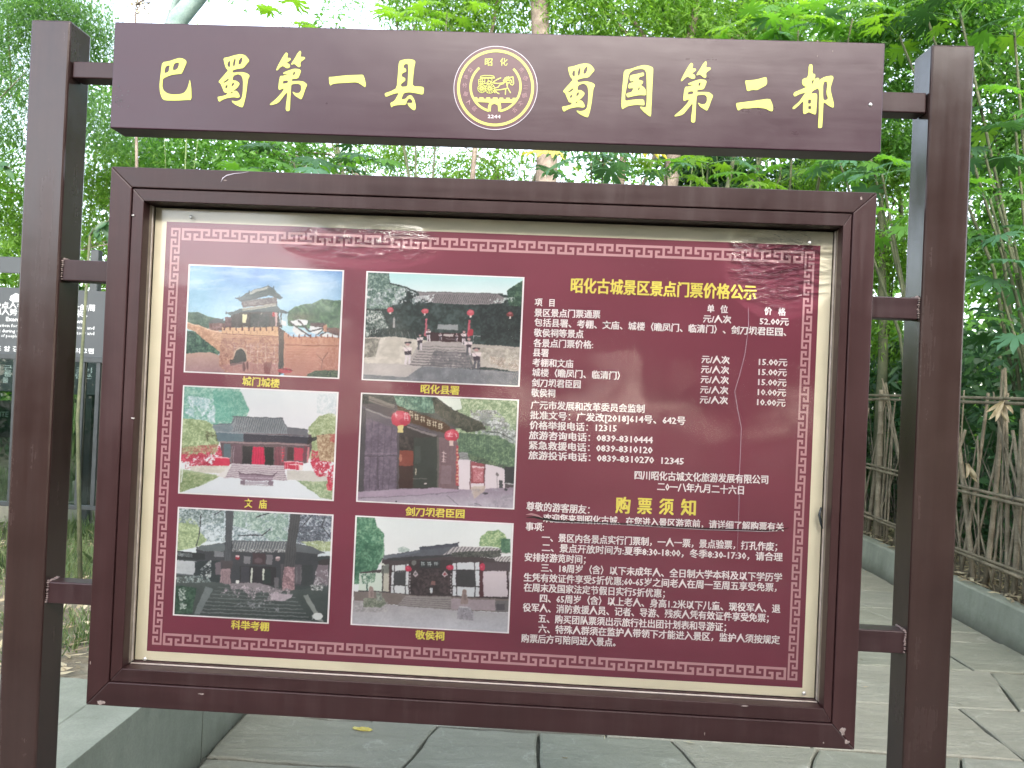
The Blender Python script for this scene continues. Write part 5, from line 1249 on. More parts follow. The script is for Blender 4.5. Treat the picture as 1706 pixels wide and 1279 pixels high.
# large redwood-like trunk seen above and below the header
t0 = atY(899, 20, 6.2); t1 = atY(911, 270, 6.2)
dx = (t0.x-t1.x)/(t0.z-t1.z)
X0 = t1.x-dx*(t1.z-.26)
def tp(z): return (X0+dx*(z-.26), 6.2, z)
X0 = t1.x; 
spine = [(t1.x+.03, 7.9, .25), (t1.x+.02, 7.9, 1.5), tuple(atY(911, 270, 7.9)), tuple(atY(899, 20, 7.9)), tuple(atY(893, -180, 7.9)), tuple(atY(890, -420, 7.9))]
blobs = [(1.0, 8.2, 6.9), (.2, 8.6, 6.2), (2.0, 8.5, 6.4), (1.6, 8.2, 7.8), (.9, 8.0, 8.8), (-.1, 8.6, 7.4), (2.6, 8.8, 7.2)]
tree('tall tree with the thickest brown trunk, rising behind the emblem of the header', (t1.x+.03, 7.9, .25), spine, [.19, .16, .14, .115, .09, .05], blobs,
     [(.9, .8, .6)]*7, M['leaf_bright'], M['bark'], 31, 110, 12, .12, .11, .03, .35, 0, 4)
# leaning mossy trunk, upper left, bare against the sky
sp = [tuple(atY(*q)) for q in ((262, 560, 9.6), (256, 300, 9.6), (252, 200, 9.6), (262, 100, 9.6), (300, 28, 9.6), (345, -25, 9.6), (400, -130, 9.6))]
sp = [(sp[0][0]+.02, 9.6, .5)]+sp
tree('leaning mossy grey trunk bare against the white sky above the left of the header', sp[0], sp, [.21, .19, .17, .155, .145, .14, .125, .08], pxs([(430, -260, 9.8), (560, -330, 9.8), (400, -22, 9.5), (520, -8, 9.5), (600, -2, 9.5)]),
     [(.9, .8, .5)]*2+[(.5, .4, .22)]*3, M['leaf_teal'], M['bark_teal'], 32, 26, 9, .12, .09, .022, .3, 0, 2)
# thin sapling left
sp = [tuple(atY(*q)) for q in ((228, 600, 5.0), (228, 300, 5.0), (226, 60, 5.0), (226, 20, 5.0), (236, 4, 5.0))]
sp[0] = (sp[0][0], 5.0, .43)
tree('thin pale sapling poking above the left end of the header', sp[0], sp, [.018, .014, .010, .007, .004], [tuple(atY(226, 8, 5.0)), tuple(atY(242, -6, 5.0))],
     [(.12, .1, .08)]*2, M['leaf_dry'], M['bark'], 33, 9, 4, .04, .05, .018, .3, 0, 2)

# feathery trees on the left
tree('feathery blue-green tree at the top left corner, overhanging the left post', (-6.3, 6.3, .45), [(-6.3, 6.3, .45), (-6.2, 6.3, 2.5), (-5.8, 6.2, 4.5), (-5.1, 6.2, 6.2)], [.10, .08, .05, .02],
     pxs([(20, 30, 6), (60, 20, 5.8), (100, 10, 6), (150, 40, 6.4), (10, 90, 6), (20, 160, 6), (130, 170, 6.8), (60, -40, 6), (-60, 60, 6), (0, 230, 6.3), (165, 215, 6.6), (-90, 170, 6), (140, 90, 6.6)]), [(.36, .4, .26)]*13,
     M['leaf_teal'], M['bark'], 34, 130, 20, .10, .075, .010, .9, 0, 7)
tree('feathery yellow-green tree low on the left, behind the grey information sign', (-3.3, 7.6, .45), [(-3.3, 7.6, .45), (-3.2, 7.6, 2.0), (-3.2, 7.6, 3.2)], [.07, .05, .02],
     pxs([(10, 320, 7.4), (20, 390, 7.4), (-40, 350, 7.4), (165, 350, 7.6), (160, 420, 7.6), (20, 440, 7.2), (80, 400, 7.8), (170, 290, 7.8), (90, 300, 7.8)]), [(.42, .4, .38)]*9,
     M['leaf_bright'], M['bark'], 35, 150, 18, .10, .085, .013, .6, 0, 5)
# mixed crowns seen between header and frame, left to centre (kept below the white sky)
tree('bushy mid green tree behind the left half of the gap under the header', (-1.6, 8.6, .5), [(-1.6, 8.6, .5), (-1.5, 8.6, 2.6), (-1.3, 8.6, 4.2)], [.10, .08, .04],
     pxs([(230, 260, 8.6), (300, 290, 8.4), (360, 250, 8.8), (430, 290, 8.4), (250, 330, 8.4), (350, 340, 8.6), (470, 250, 8.8), (215, 150, 9), (300, 200, 9)]), [(.62, .6, .34)]*9,
     M['leaf_mid'], M['bark'], 36, 110, 16, .13, .10, .035, .3, .3, 6)
tree('loose pale green tree behind the middle of the gap under the header', (.1, 9.4, .5), [(.1, 9.4, .5), (.1, 9.4, 3.0), (.2, 9.4, 4.8)], [.09, .07, .03],
     pxs([(540, 260, 9.2), (620, 280, 9.4), (700, 270, 9.2), (780, 290, 9.4), (640, 230, 9.6), (830, 280, 9.4)]), [(.6, .6, .36)]*6,
     M['leaf_bright'], M['bark'], 37, 75, 15, .13, .10, .022, .5, 0, 5)
# high canopy over the centre and right
tree('fine leaved tree filling the top of the picture just left of the big trunk', (-.2, 8.4, .4), [(-.2, 8.4, .4), (-.1, 8.4, 3.), (.0, 8.2, 5.4), (.2, 8.1, 6.6)], [.045, .04, .03, .02],
     pxs([(690, 10, 8), (720, 60, 8.2), (780, 60, 8.4), (830, 20, 8.2), (700, -50, 8), (770, 0, 8), (800, -50, 8.2)]), [(.42, .5, .34)]*7,
     M['leaf_bright'], M['bark'], 38, 100, 15, .12, .09, .02, .6, 0, 5)
tree('broad bright canopy behind the right half of the header', (2.6, 8.6, .5), [(2.6, 8.6, .5), (2.5, 8.5, 3.4), (2.6, 8.3, 5.6), (2.8, 8.2, 7.)], [.13, .11, .08, .03],
     pxs([(960, 30, 8), (1040, 10, 8), (1120, 40, 8.4), (1200, 20, 8), (1300, 30, 8.2), (1000, 90, 8.6), (1260, 80, 8.4), (1100, -50, 8), (1250, -60, 8), (1380, 10, 7.6), (940, -40, 8)]), [(.6, .55, .42)]*11,
     M['leaf_bright'], M['bark'], 39, 105, 15, .13, .10, .024, .6, 0, 7)
tree('dark leaved tree showing against the sky right of the big trunk', (1.9, 9.6, .6), [(1.9, 9.6, .6), (1.95, 9.6, 3.5), (2.1, 9.6, 6.6)], [.1, .08, .03],
     pxs([(1120, 10, 9.4), (1160, 50, 9.4), (1270, 10, 9.4), (1400, 90, 9.4), (1215, 290, 9.6), (1330, 300, 9.4), (1150, 280, 9.6)]), [(.4, .4, .3)]*7,
     M['leaf_dark'], M['bark'], 40, 70, 12, .12, .15, .07, .4, .3, 6)
tree('dense green tree beyond the bamboo fence, above and right of the right post', (6.3, 6.6, .4), [(6.3, 6.6, .4), (6.2, 6.5, 2.6), (6.0, 6.4, 4.6), (5.9, 6.3, 6.)], [.11, .09, .06, .03],
     pxs([(1500, 30, 6.6), (1580, 30, 6.2), (1660, 20, 6), (1500, 120, 6.8), (1690, 110, 6), (1650, 240, 6.6), (1700, 300, 6), (1660, 400, 6.4), (1740, 200, 6), (1480, 230, 7), (1560, -50, 6.2), (1680, -60, 6), (1700, 470, 6.2), (1440, 60, 7)]), [(.46, .45, .34)]*14,
     M['leaf_mid'], M['stem'], 41, 125, 16, .11, .085, .026, .5, 0, 8)
tree('slender tree with drooping twigs seen in the gap beside the right post', (4.9, 7.4, .3), [(4.9, 7.4, .3), (4.92, 7.4, 2.2), (4.8, 7.3, 3.6), (4.7, 7.2, 4.6)], [.07, .055, .035, .015],
     pxs([(1470, 300, 7.4), (1490, 400, 7.4), (1475, 450, 7.6), (1500, 250, 7.4), (1450, 260, 7.4), (1480, 560, 7.6), (1380, 280, 7.6)]), [(.4, .4, .3)]*7,
     M['leaf_bright'], M['stem'], 42, 120, 15, .10, .085, .02, .7, 0, 6)
# bare dark stems, each its own young tree
for i, (q, r_, lab) in enumerate((([(1204, 345, 7.8), (1226, 250, 7.8), (1248, 150, 7.8), (1262, 60, 7.8)], .03, 'thin dark stem leaning right in the gap below the yellow numeral two'),
                       ([(1236, 345, 7.8), (1275, 245, 7.8), (1310, 150, 7.8), (1330, 60, 7.8)], .028, 'second leaning dark stem, just right of the first below the numeral two'),
                       ([(578, 345, 7.8), (562, 240, 7.8), (556, 150, 7.8), (560, 40, 7.8)], .025, 'thin dark stem in the gap under the first numeral of the header'),
                       ([(690, 345, 8), (672, 240, 8), (668, 120, 8), (660, 20, 8)], .022, 'slim stem in the gap under the fifth header character'),
                       ([(870, 345, 8), (905, 262, 8), (930, 200, 8), (980, 90, 8)], .024, 'slim stem slanting in the gap right of the emblem'),
                       ([(1500, 330, 7.9), (1450, 200, 7.8), (1440, 120, 7.8), (1430, 60, 7.8)], .03, 'curved dark stem behind the right end of the header'),
                       ([(1560, 330, 6.4), (1620, 180, 6.3), (1652, 90, 6.2), (1668, -10, 6.2)], .035, 'curved dark branching stem above the right post'),
                       ([(1668, 520, 6.2), (1672, 380, 6.2), (1664, 260, 6.2), (1650, 180, 6.2)], .02, 'upright thin stem right of the right post'))):
    pp = pxs(q); z0 = .3
    base = (pp[0][0]-(pp[1][0]-pp[0][0])*.8, pp[0][1]+.0, z0)
    sp = [base, tuple((np.array(base)*.5+np.array(pp[0])*.5))]+pp
    root = empty('young_tree', base); tag(root, lab, 'tree', None)
    trunk_part(root, sp, [r_*1.3, r_*1.15, r_, r_*.9, r_*.8, r_*.5], M['stem'], 'trunk', 7)
    rng = np.random.RandomState(90+i)
    V, F = blades(clumps(rng, [pp[-1], pp[-2]], [(.3, .3, .25)]*2, 16, 8, .07), rng, .10, .03, .5)
    crown_part(root, V, F, M['leaf_mid'])

# bamboo clumps in the gap right of the frame and along the back
def bamboo(label, x, y, z, n, h, seed, spread=.35, lean=.3, leafn=55):
    gg = random.Random(seed); rng = np.random.RandomState(seed)
    root = empty('bamboo_clump', (x, y, z)); tag(root, label, 'bamboo', None)
    cents = []
    for i in range(n):
        bx, by = gg.gauss(0, spread), gg.gauss(0, spread*.7); lx, ly = gg.uniform(-lean, lean), gg.uniform(-lean, lean); hh = h*gg.uniform(.75, 1.1)
        b = MB(); pts = []; rr = []; r0c = gg.uniform(.011, .02)
        for k in range(9):
            t_ = k/8; pts.append((bx+lx*t_**2.2*hh*.4, by+ly*t_**2.2*hh*.4, hh*t_)); rr.append(r0c*(1-.75*t_))
        b.tube(pts, rr, 6); b.build('culm', M['culm'], root)
        for k in range(leafn//3):
            t_ = gg.uniform(.3, 1.0); j = min(7, int(t_*8)); p = Vector(pts[j]).lerp(Vector(pts[j+1]), t_*8-j if j < 8 else 0)
            cents.append(np.array(p)+rng.normal(size=3)*np.array([.22, .22, .12]))
    C = np.array(cents); pts = (C[:, None, :]+rng.normal(size=(len(C), 9, 3))*.035).reshape(-1, 3)
    V, F = blades(pts, rng, .12, .017, .9)
    o = link('foliage', np_mesh('foliage', V, F), root, M['leaf_bamboo']); return root
M['culm'] = gmat('green_culm', [(.09, .14, .05), (.15, .21, .08), (.22, .27, .12)], 5, .1, .4)
M['leaf_bamboo'] = leaf_material('bamboo_leaf', [(.10, .21, .04), (.15, .28, .06), (.22, .34, .09)], .55)
bamboo('bamboo clump in the gap between frame and right post', 5.0, 8.3, .3, 7, 4.8, 51, .35, .3)
bamboo('bamboo clump behind the right end of the header', 3.6, 9.3, .4, 10, 6.4, 52, .5, .3)
bamboo('bamboo clump leaning over the fence at the right edge', 6.0, 5.2, .4, 6, 4.2, 53, .4, .4)
bamboo('tall bamboo clump behind the middle of the header', 1.9, 10.2, .5, 9, 6.4, 54, .6, .3)
bamboo('bamboo clump behind the left half of the header', -1.0, 9.8, .5, 11, 4.0, 55, .9, .25)
bamboo('bamboo clump left of the left post', -4.4, 8.0, .5, 10, 5.4, 56, .6, .35)

# palmate shrubs: every big leaf its own piece
def palm_leaf(seed, lobes=9, Lm=.19):
    gg = random.Random(seed); b = MB(); vs = [(0, 0, 0)]; fs = []
    a0, a1 = -140, 140
    hgt = lambda r: .10*r-1.5*r*r
    vv = []
    for k in range(lobes+1):
        a = R(a0+(a1-a0)*k/lobes); r_ = Lm*.30; vs.append((math.sin(a)*r_, math.cos(a)*r_, hgt(r_)+.004))
    for k in range(lobes):
        am = R(a0+(a1-a0)*(k+.5)/lobes); L = Lm*(1.0-.38*(abs(k+.5-lobes/2)/(lobes/2))**1.5)*gg.uniform(.92, 1.08)
        wd = R((a1-a0)/lobes*.44)
        i = len(vs)
        for rr, da in ((.62, -wd*.92), (.62, 0), (.62, wd*.92), (.86, -wd*.42), (.86, wd*.42), (1.0, 0)):
            r_ = L*rr; a = am+da; dz = -.012 if da and rr < .7 else 0
            vs.append((math.sin(a)*r_, math.cos(a)*r_, hgt(r_)+dz-(.02 if rr == 1 else 0)))
        v0, v1 = 1+k, 2+k
        fs += [(0, v0, i, i+1), (0, i+1, i+2, v1), (i, i+3, i+5, i+1), (i+1, i+5, i+4, i+2)]
    b.add(vs, fs, True)
    b.tube([(0, -.002, -.003), (0, -.11, -.05), (0, -.22, -.13)], [.003, .0028, .0035], 4, False)
    me = b.mesh('leaf'); me.materials.append(None); return me
def with_mat(me, m):
    c = me.copy(); c.materials.clear(); c.materials.append(m); return c
PL = [palm_leaf(s_) for s_ in (1, 2, 3)]
PLM = {k: [with_mat(m_, M[k]) for m_ in PL] for k in ('leaf_blue', 'leaf_mid', 'leaf_bright', 'leaf_dark', 'leaf_yellow')}
def fatsia(label, base, tips, seed, kinds=('leaf_mid',), nl=8, scale=1.0):
    gg = random.Random(seed); root = empty('palmate_shrub', base); tag(root, label, 'shrub', None)
    B = Vector(base)
    for tpx in tips:
        T = Vector(tpx)-B
        mid = Vector((T.x*.35, T.y*.35, T.z*.55))
        b = MB(); b.tube([(gg.uniform(-.06, .06), gg.uniform(-.06, .06), -.02), mid, T-Vector((0, 0, .02)), T], [.02, .015, .010, .006], 6); b.build('stem', M['stem'], root)
        for k in range(nl):
            az = 2*math.pi*(k+gg.uniform(-.3, .3))/nl*1.0; el = gg.uniform(-.25, .75)
            kd = gg.choice(kinds)
            me = gg.choice(PLM[kd]); s_ = scale*gg.uniform(.75, 1.2)
            o = bpy.data.objects.new('leaf', me); COL.objects.link(o); o.parent = root
            dirv = Vector((math.cos(az)*math.cos(el), math.sin(az)*math.cos(el), math.sin(el)))
            o.location = T+dirv*.24*s_
            # leaf's own +Y points outward, its face tilts up and out
            yv = (dirv+Vector((0, 0, -.35+gg.uniform(-.2, .2)))).normalized(); zv = Vector((gg.uniform(-.3, .3), gg.uniform(-.35, .15), 1)); zv = (zv-yv*zv.dot(yv)).normalized(); xv = yv.cross(zv)
            mt = Matrix((xv, yv, zv)).transposed().to_euler()
            o.rotation_euler = mt; o.scale = (s_,)*3
            if kd != kinds[0]: o['label'] = {'leaf_yellow': 'yellowing leaf', 'leaf_dark': 'dark leaf', 'leaf_blue': 'blue-green leaf'}.get(kd, 'brighter leaf')
    return root
fatsia('palmate shrub with large blue-green leaves and one yellowing, in the gap right of the emblem', (1.6, 7.75, .28), pxs([(985, 270, 6.0), (1005, 255, 6.4), (960, 330, 6.6)]), 61, ('leaf_blue', 'leaf_blue', 'leaf_blue', 'leaf_yellow'), 8, 1.5)
fatsia('bright palmate shrub in the gap under the right half of the header', (2.8, 8.0, .3), pxs([(1110, 290, 6.6), (1180, 270, 6.8), (1250, 310, 6.6), (1300, 290, 7)]), 62, ('leaf_mid', 'leaf_bright', 'leaf_blue'), 8, 1.25)
fatsia('blue-green palmate shrub beside the top right corner of the frame', (4.75, 5.9, .26), pxs([(1470, 290, 5.4), (1485, 380, 5.2), (1400, 270, 6), (1440, 215, 6)]), 63, ('leaf_blue', 'leaf_mid'), 8, 1.1)
fatsia('dark palmate shrub right of the right post, above the bamboo fence', (5.1, 4.6, .26), pxs([(1650, 330, 4.6), (1690, 400, 4.5), (1665, 470, 4.6), (1700, 560, 4.4), (1640, 250, 4.8)]), 64, ('leaf_mid', 'leaf_blue', 'leaf_dark'), 8, 1.1)
fatsia('bright palmate shrub rising over the right end of the header', (3.9, 7.9, .3), pxs([(1240, 60, 6.6), (1330, 50, 6.4), (1300, 20, 6.8), (1420, 30, 6.4), (1400, 110, 7)]), 65, ('leaf_mid', 'leaf_bright', 'leaf_mid', 'leaf_blue'), 8, 1.2)
fatsia('palmate shrub whose top just clears the header under the white sky', (-.6, 7.9, .45), pxs([(475, 48, 7), (690, 40, 7), (745, 20, 7.2)]), 66, ('leaf_bright',), 7, 1.2)
fatsia('dark palmate shrub in the gap above the left half of the frame', (-1.2, 6.6, .45), pxs([(430, 285, 6), (490, 270, 6.2), (545, 300, 6), (610, 275, 6.4)]), 67, ('leaf_dark', 'leaf_blue', 'leaf_mid'), 8, 1.25)
fatsia('tall palmate shrub against the sky at the top right corner', (5.6, 5.6, .3), pxs([(1600, 20, 5), (1690, 50, 5), (1540, 10, 5.4), (1690, 190, 5), (1500, 60, 5.6)]), 68, ('leaf_mid', 'leaf_bright', 'leaf_dark'), 7, 1.1)

# wood behind everything: one mass
rng = np.random.RandomState(5)
n = 46000
th = rng.uniform(-1.15, 1.25, n); dd = rng.uniform(13, 19, n)
Xw = .9+np.sin(th)*dd; Yw = -1.5+np.cos(th)*dd
el_top = np.where((th > -.62) & (th < -.12), .24, .42)*(.70+.35*rng.rand(n))
clx = .5+.5*np.sin(th*23)*np.sin(th*9+1)
Zw = .3+dd*el_top*(rng.rand(n)**1.25)*(.75+.25*clx)
Pw = np.stack([Xw, Yw, Zw], 1)+rng.normal(size=(n, 3))*.12
V, F = blades(Pw, rng, .24, .10, .4, .3)
tag(link('woodland', np_mesh('woodland', V, F), None, M['leaf_mid']), kind='stuff')
n = 26000
th = rng.uniform(-1.2, 1.3, n); dd = rng.uniform(10.5, 13, n)
Pw = np.stack([.9+np.sin(th)*dd, -1.5+np.cos(th)*dd, .4+rng.rand(n)**1.3*2.4], 1)
V, F = blades(Pw, rng, .20, .07, .4, .3)
tag(link('undergrowth', np_mesh('undergrowth', V, F), None, M['leaf_dark']), kind='stuff')

# trees behind the photographer: what the glass and enamel mirror
for i, (x, y, h, rad, lab) in enumerate(((3.4, -7.6, 6.6, 2.0, 'broad tree behind the viewer, right of the path'), (1.2, -9.0, 7.2, 1.9, 'tallest tree behind the viewer, over the path'),
                              (-.5, -9.6, 6.6, 1.7, 'tall tree added unseen behind the viewer, just left of the path'), (6.2, -8.2, 6.2, 1.9, 'tree behind the viewer at the far right'), (-6.0, -8.0, 3.2, 1.7, 'low tree behind the viewer at the far left'))):  # tree just left of the path added to darken the header's reflection
    bl = [(x, y, h-1.0), (x-rad*.75, y+.2, h-1.5), (x+rad*.75, y-.2, h-1.4), (x, y+.3, h-2.0 if h > 4 else 1.2), (x-rad*.4, y, max(1.2, h-2.8)), (x+rad*.5, y, max(1.2, h-2.9)), (x, y, max(1.0, h-4.0))]
    tree(lab, (x, y, -.04), [(x, y, -.04), (x, y, h*.4), (x+.1, y, h*.8)], [.16, .13, .05], bl, [(rad*.8, rad*.7, .85)]*7, M['leaf_dark'], M['bark'], 70+i, 190, 16, .22, .24, .11, .3, .3, 5)

# unseen canopies added to shade the path, rooted outside the picture
for bx, by, blobs, lab, sd_ in ((-5.6, 2.6, [(-3.6, 3.2, 6.0), (-2.0, 3.4, 6.6), (-.6, 3.0, 6.4), (-3.0, 1.6, 5.4), (-1.0, 1.4, 5.2), (-4.2, 4.8, 7.6), (-1.8, 5.2, 8.0)], 'unseen spreading tree left of the picture, added to shade the path', 91),
                           (7.4, 2.2, [(5.8, 3.0, 6.0), (4.4, 3.2, 6.4), (2.8, 3.2, 6.6), (1.4, 3.2, 6.6), (3.6, 1.4, 5.2), (2.0, 1.5, 5.2), (5.0, 4.8, 7.8), (2.6, 5.2, 8.2), (.6, 5.0, 8.0), (4.0, -.4, 4.4), (5.4, .2, 4.8), (3.0, -1.4, 5.2), (4.8, -1.8, 5.0)], 'unseen spreading tree right of the picture, added to shade the path', 92)):
    s3 = 1 if bx > 0 else -1
    tree(lab, (bx, by, .2), [(bx, by, .2), (bx, by, 2.6), (bx-s3*.4, by+.1, 4.6), (bx-s3*1.6, by+.3, 5.9)], [.22, .19, .15, .08], blobs, [(1.0, 1.0, .45)]*len(blobs), M['leaf_mid'], M['bark'], sd_, 62, 14, .16, .13, .05, .3, .4, 8)
# dark-leaved undergrowth put in behind the fence as the canes' dark backdrop
rng = np.random.RandomState(15); n = 15000
Pw = np.stack([5.0+np.abs(rng.normal(size=n))*.7, rng.uniform(1.8, 10, n), .25+rng.rand(n)**1.1*2.2], 1)
V, F = blades(Pw, rng, .15, .055, .4, .3)
tag(link('undergrowth', np_mesh('undergrowth', V, F), None, M['leaf_dark']), kind='stuff')

# low hedge added unseen behind the photographer to darken the poster's reflections
rng = np.random.RandomState(17); n = 16000
Pw = np.stack([rng.uniform(-14, 14, n), rng.uniform(-12.5, -10.5, n), rng.rand(n)*3.1], 1)
V, F = blades(Pw, rng, .26, .12, .4, .3)
tag(link('undergrowth', np_mesh('undergrowth', V, F), None, M['leaf_dark']), kind='stuff')

# loose thicket between the trees, its backlit look put into bright leaf colour
rng = np.random.RandomState(23)
th = rng.uniform(-.95, 1.05, 900); dd = rng.uniform(10.2, 13.0, 900); tz = rng.rand(900)
top = np.where((th > -.60) & (th < -.14), .255, .44)
C = np.stack([.92+np.sin(th)*dd, -1.58+np.cos(th)*dd, 1.2+dd*top*tz], 1)
Pw = (C[:, None, :]+rng.normal(size=(900, 17, 3))*.17).reshape(-1, 3)
V, F = blades(Pw, rng, .13, .035, .5, .1)
tag(link('thicket', np_mesh('thicket', V, F), None, M['leaf_bright']), kind='stuff')
th = rng.uniform(.02, 1.05, 700); dd = rng.uniform(10.8, 13.2, 700); tz = rng.rand(700)**.9
C = np.stack([.92+np.sin(th)*dd, -1.58+np.cos(th)*dd, 1.0+dd*.46*tz], 1)
Pw = (C[:, None, :]+rng.normal(size=(700, 18, 3))*.2).reshape(-1, 3)
V, F = blades(Pw, rng, .16, .06, .4, .25)
tag(link('thicket', np_mesh('thicket', V, F), None, M['leaf_mid']), kind='stuff')
# ------------------------------------------------------------------ bamboo fence on the right
fence = empty('bamboo_fence', (4.46, 5, .23)); tag(fence, 'weathered bamboo fence of crooked canes on the concrete kerb at right', 'fence')
g = random.Random(77)
def cane(p, q, r, par, name, bow=.0, k=7):
    p, q = Vector(p), Vector(q); L = (q-p).length; n = max(3, int(L/.22))
    ax = (q-p).normalized(); sd_ = ax.cross(Vector((.2, 1, .1))).normalized()
    pts, rr = [], []
    for i in range(n+1):
        t_ = i/n; c = p.lerp(q, t_)+sd_*bow*math.sin(math.pi*t_)
        for dt, s_ in ((-.006, 1.0), (0, 1.16), (.006, 1.0)):
            if 0 < i < n: pts.append(c+ax*dt); rr.append(r*(1-.25*t_)*s_)
        if i in (0, n): pts.append(c); rr.append(r*(1-.25*t_))
    b = MB(); base = Vector(par.location); b.tube([x-base for x in pts], rr, k)
    return b.build(name, M['bamboo_dry'], par)
for z in (.467, .976, 1.70):
    for dxx, dz in ((-.012, 0.014), (-.02, -.022)):
        y = -1.5+g.uniform(0, .5)
        while y < 9.3:
            L = g.uniform(2.2, 3.0)
            cane((4.44+dxx, y, z+dz+g.uniform(-.008, .008)), (4.44+dxx+g.uniform(-.01, .01), y+L, z+dz+g.uniform(-.008, .008)), .014, fence, 'rail_cane', g.uniform(-.01, .01))
            y += L-.15
y = -1.4
while y < 9.0:
    r_ = g.choice((.008, .010, .012, .016)); lean = g.gauss(0, .2); h = g.uniform(1.35, 1.95)
    if g.random() < .12: r_ = .022; lean *= .3
    cane((4.462+g.uniform(0, .02), y, .22), (4.462+g.uniform(0, .04), y+lean*h*1.3, h), r_, fence, 'cane', g.uniform(-.02, .02), 6)
    y += g.uniform(.035, .09) if y > 2 else g.uniform(.09, .18)
for i in range(16):
    yy = 2.4+i*.42; z = (.467, .976, 1.70)[i % 3]
    b = MB(); b.tube([(4.43-4.46, yy-5, z+.03-.23), (4.40-4.46, yy-5+.004, z-.23), (4.43-4.46, yy-5, z-.04-.23), (4.48-4.46, yy-5, z-.02-.23), (4.48-4.46, yy-5, z+.02-.23), (4.43-4.46, yy-5, z+.03-.23)], .0022, 4)
    b.build('wire_tie', M['black_metal'], fence)
# one stout post of the fence
cane((4.455, 6.32, .2), (4.455, 6.36, 1.78), .034, fence, 'post_cane')
cane((4.455, 3.88, .2), (4.455, 3.93, 1.80), .030, fence, 'post_cane')
# boards leaning behind
t = empty('old_board', (4.62, 3.75, .24)); tag(t, 'old brown plank leaning behind the fence at the right edge', 'plank')
b = MB(); b.box(-.012, .012, -.11, .11, 0, .86); o = b.build('plank', gmat('old_plank', [(.14, .10, .07), (.22, .165, .12), (.30, .24, .18)], 5, .3), t); t.rotation_euler = (0, R(6), 0)
# hanging dead leaves
def dead_bunch(label, c, seed, n=5, L=.13):
    gg = random.Random(seed); root = empty('dead_leaf_bunch', c); tag(root, label, 'dead leaves')
    for i in range(n):
        a = gg.uniform(-.9, .9); b = MB(); vs = []; m = 6; l = L*gg.uniform(.7, 1.15); w = l*.24
        for k in range(m+1):
            t_ = k/m; ww = w*math.sin(math.pi*min(1, t_*.92+.06)); yy = -l*t_
            xx = math.sin(a)*l*t_; zz = -math.cos(a)*l*t_; off = gg.uniform(-.004, .004); cur = .03*math.sin(t_*2.6+i)
            vs += [(xx-math.cos(a)*ww/2, cur-.01+i*.006, zz-math.sin(a)*ww/2), (xx, cur+off+i*.006, zz), (xx+math.cos(a)*ww/2, cur-.01+i*.006, zz+math.sin(a)*ww/2)]
        fs = []
        for k in range(m): fs += [(3*k, 3*k+1, 3*k+4, 3*k+3), (3*k+1, 3*k+2, 3*k+5, 3*k+4)]
        b.add(vs, fs, True); b.build('leaf', M['leaf_dry'], root, fixn=False)
    b = MB(); b.tube([(0, 0, 0), (.01, .01, .08), (.0, .02, .15)], .0025, 4); b.build('stalk', M['stem'], root)
def at_fence(px, py, X=4.40):
    d = _ray(px, py); return tuple(CAM+d*(X-CAM[0])/d[0])
dead_bunch('bunch of curled dead leaves hanging from the upper rail of the bamboo fence', at_fence(1671, 668), 5, 6, .15)
dead_bunch('pale dead leaves caught on the fence close to the right post', at_fence(1612, 772), 6, 4, .16)
# brush behind the fence
M['brush'] = gmat('dead_brush', [(.05, .045, .03), (.10, .09, .07), (.17, .155, .12)], 10, .4)
rng = np.random.RandomState(9)
b = MB(); gg = random.Random(12)
for i in range(260):
    x = 4.60+abs(gg.gauss(0, .4)); y = gg.uniform(2.2, 9.5); h = gg.uniform(.4, 1.5); lx, ly = gg.gauss(0, .16), gg.gauss(0, .25)
    b.tube([(x, y, .2), (x+lx*h*.5, y+ly*h*.5, .2+h*.5), (x+lx*h, y+ly*h, .2+h)], [gg.uniform(.004, .009), .005, .002], 4, False)
tag(b.build('brush', M['brush'], fixn=False), kind='stuff')
def litter(name, n, x0, x1, y0, y1, z, L, W, mat, seed, zr=.02, f=None):
    rng = np.random.RandomState(seed)
    Pq = np.stack([rng.uniform(x0, x1, n), rng.uniform(y0, y1, n), z+rng.rand(n)*zr], 1)
    if f: Pq[:, 2] += f(Pq[:, 0], Pq[:, 1])
    d = rng.normal(size=(n, 3)); d[:, 2] *= .15; d /= np.linalg.norm(d, axis=1)[:, None]
    s_ = np.cross(d, np.array([0, 0, 1.]))+rng.normal(size=(n, 3))*.25; s_ /= np.linalg.norm(s_, axis=1)[:, None]
    l = L*rng.uniform(.5, 1.3, n)[:, None]; w = W*rng.uniform(.6, 1.3, n)[:, None]
    v = np.stack([Pq, Pq+d*l*.5+s_*w/2+[0, 0, .004], Pq+d*l+[0, 0, .006], Pq+d*l*.5-s_*w/2+[0, 0, .003]], 1).reshape(-1, 3)
    return tag(link(name, np_mesh(name, v, np.arange(4*n).reshape(-1, 4)), None, mat), kind='stuff')
litter('leaf_litter', 5200, 4.36, 5.6, 1.5, 9.5, .262, .10, .022, M['leaf_dry'], 3)
litter('leaf_litter', 3800, -3.4, -.6, 1.3, 5.0, .435, .075, .022, M['leaf_dry'], 4)
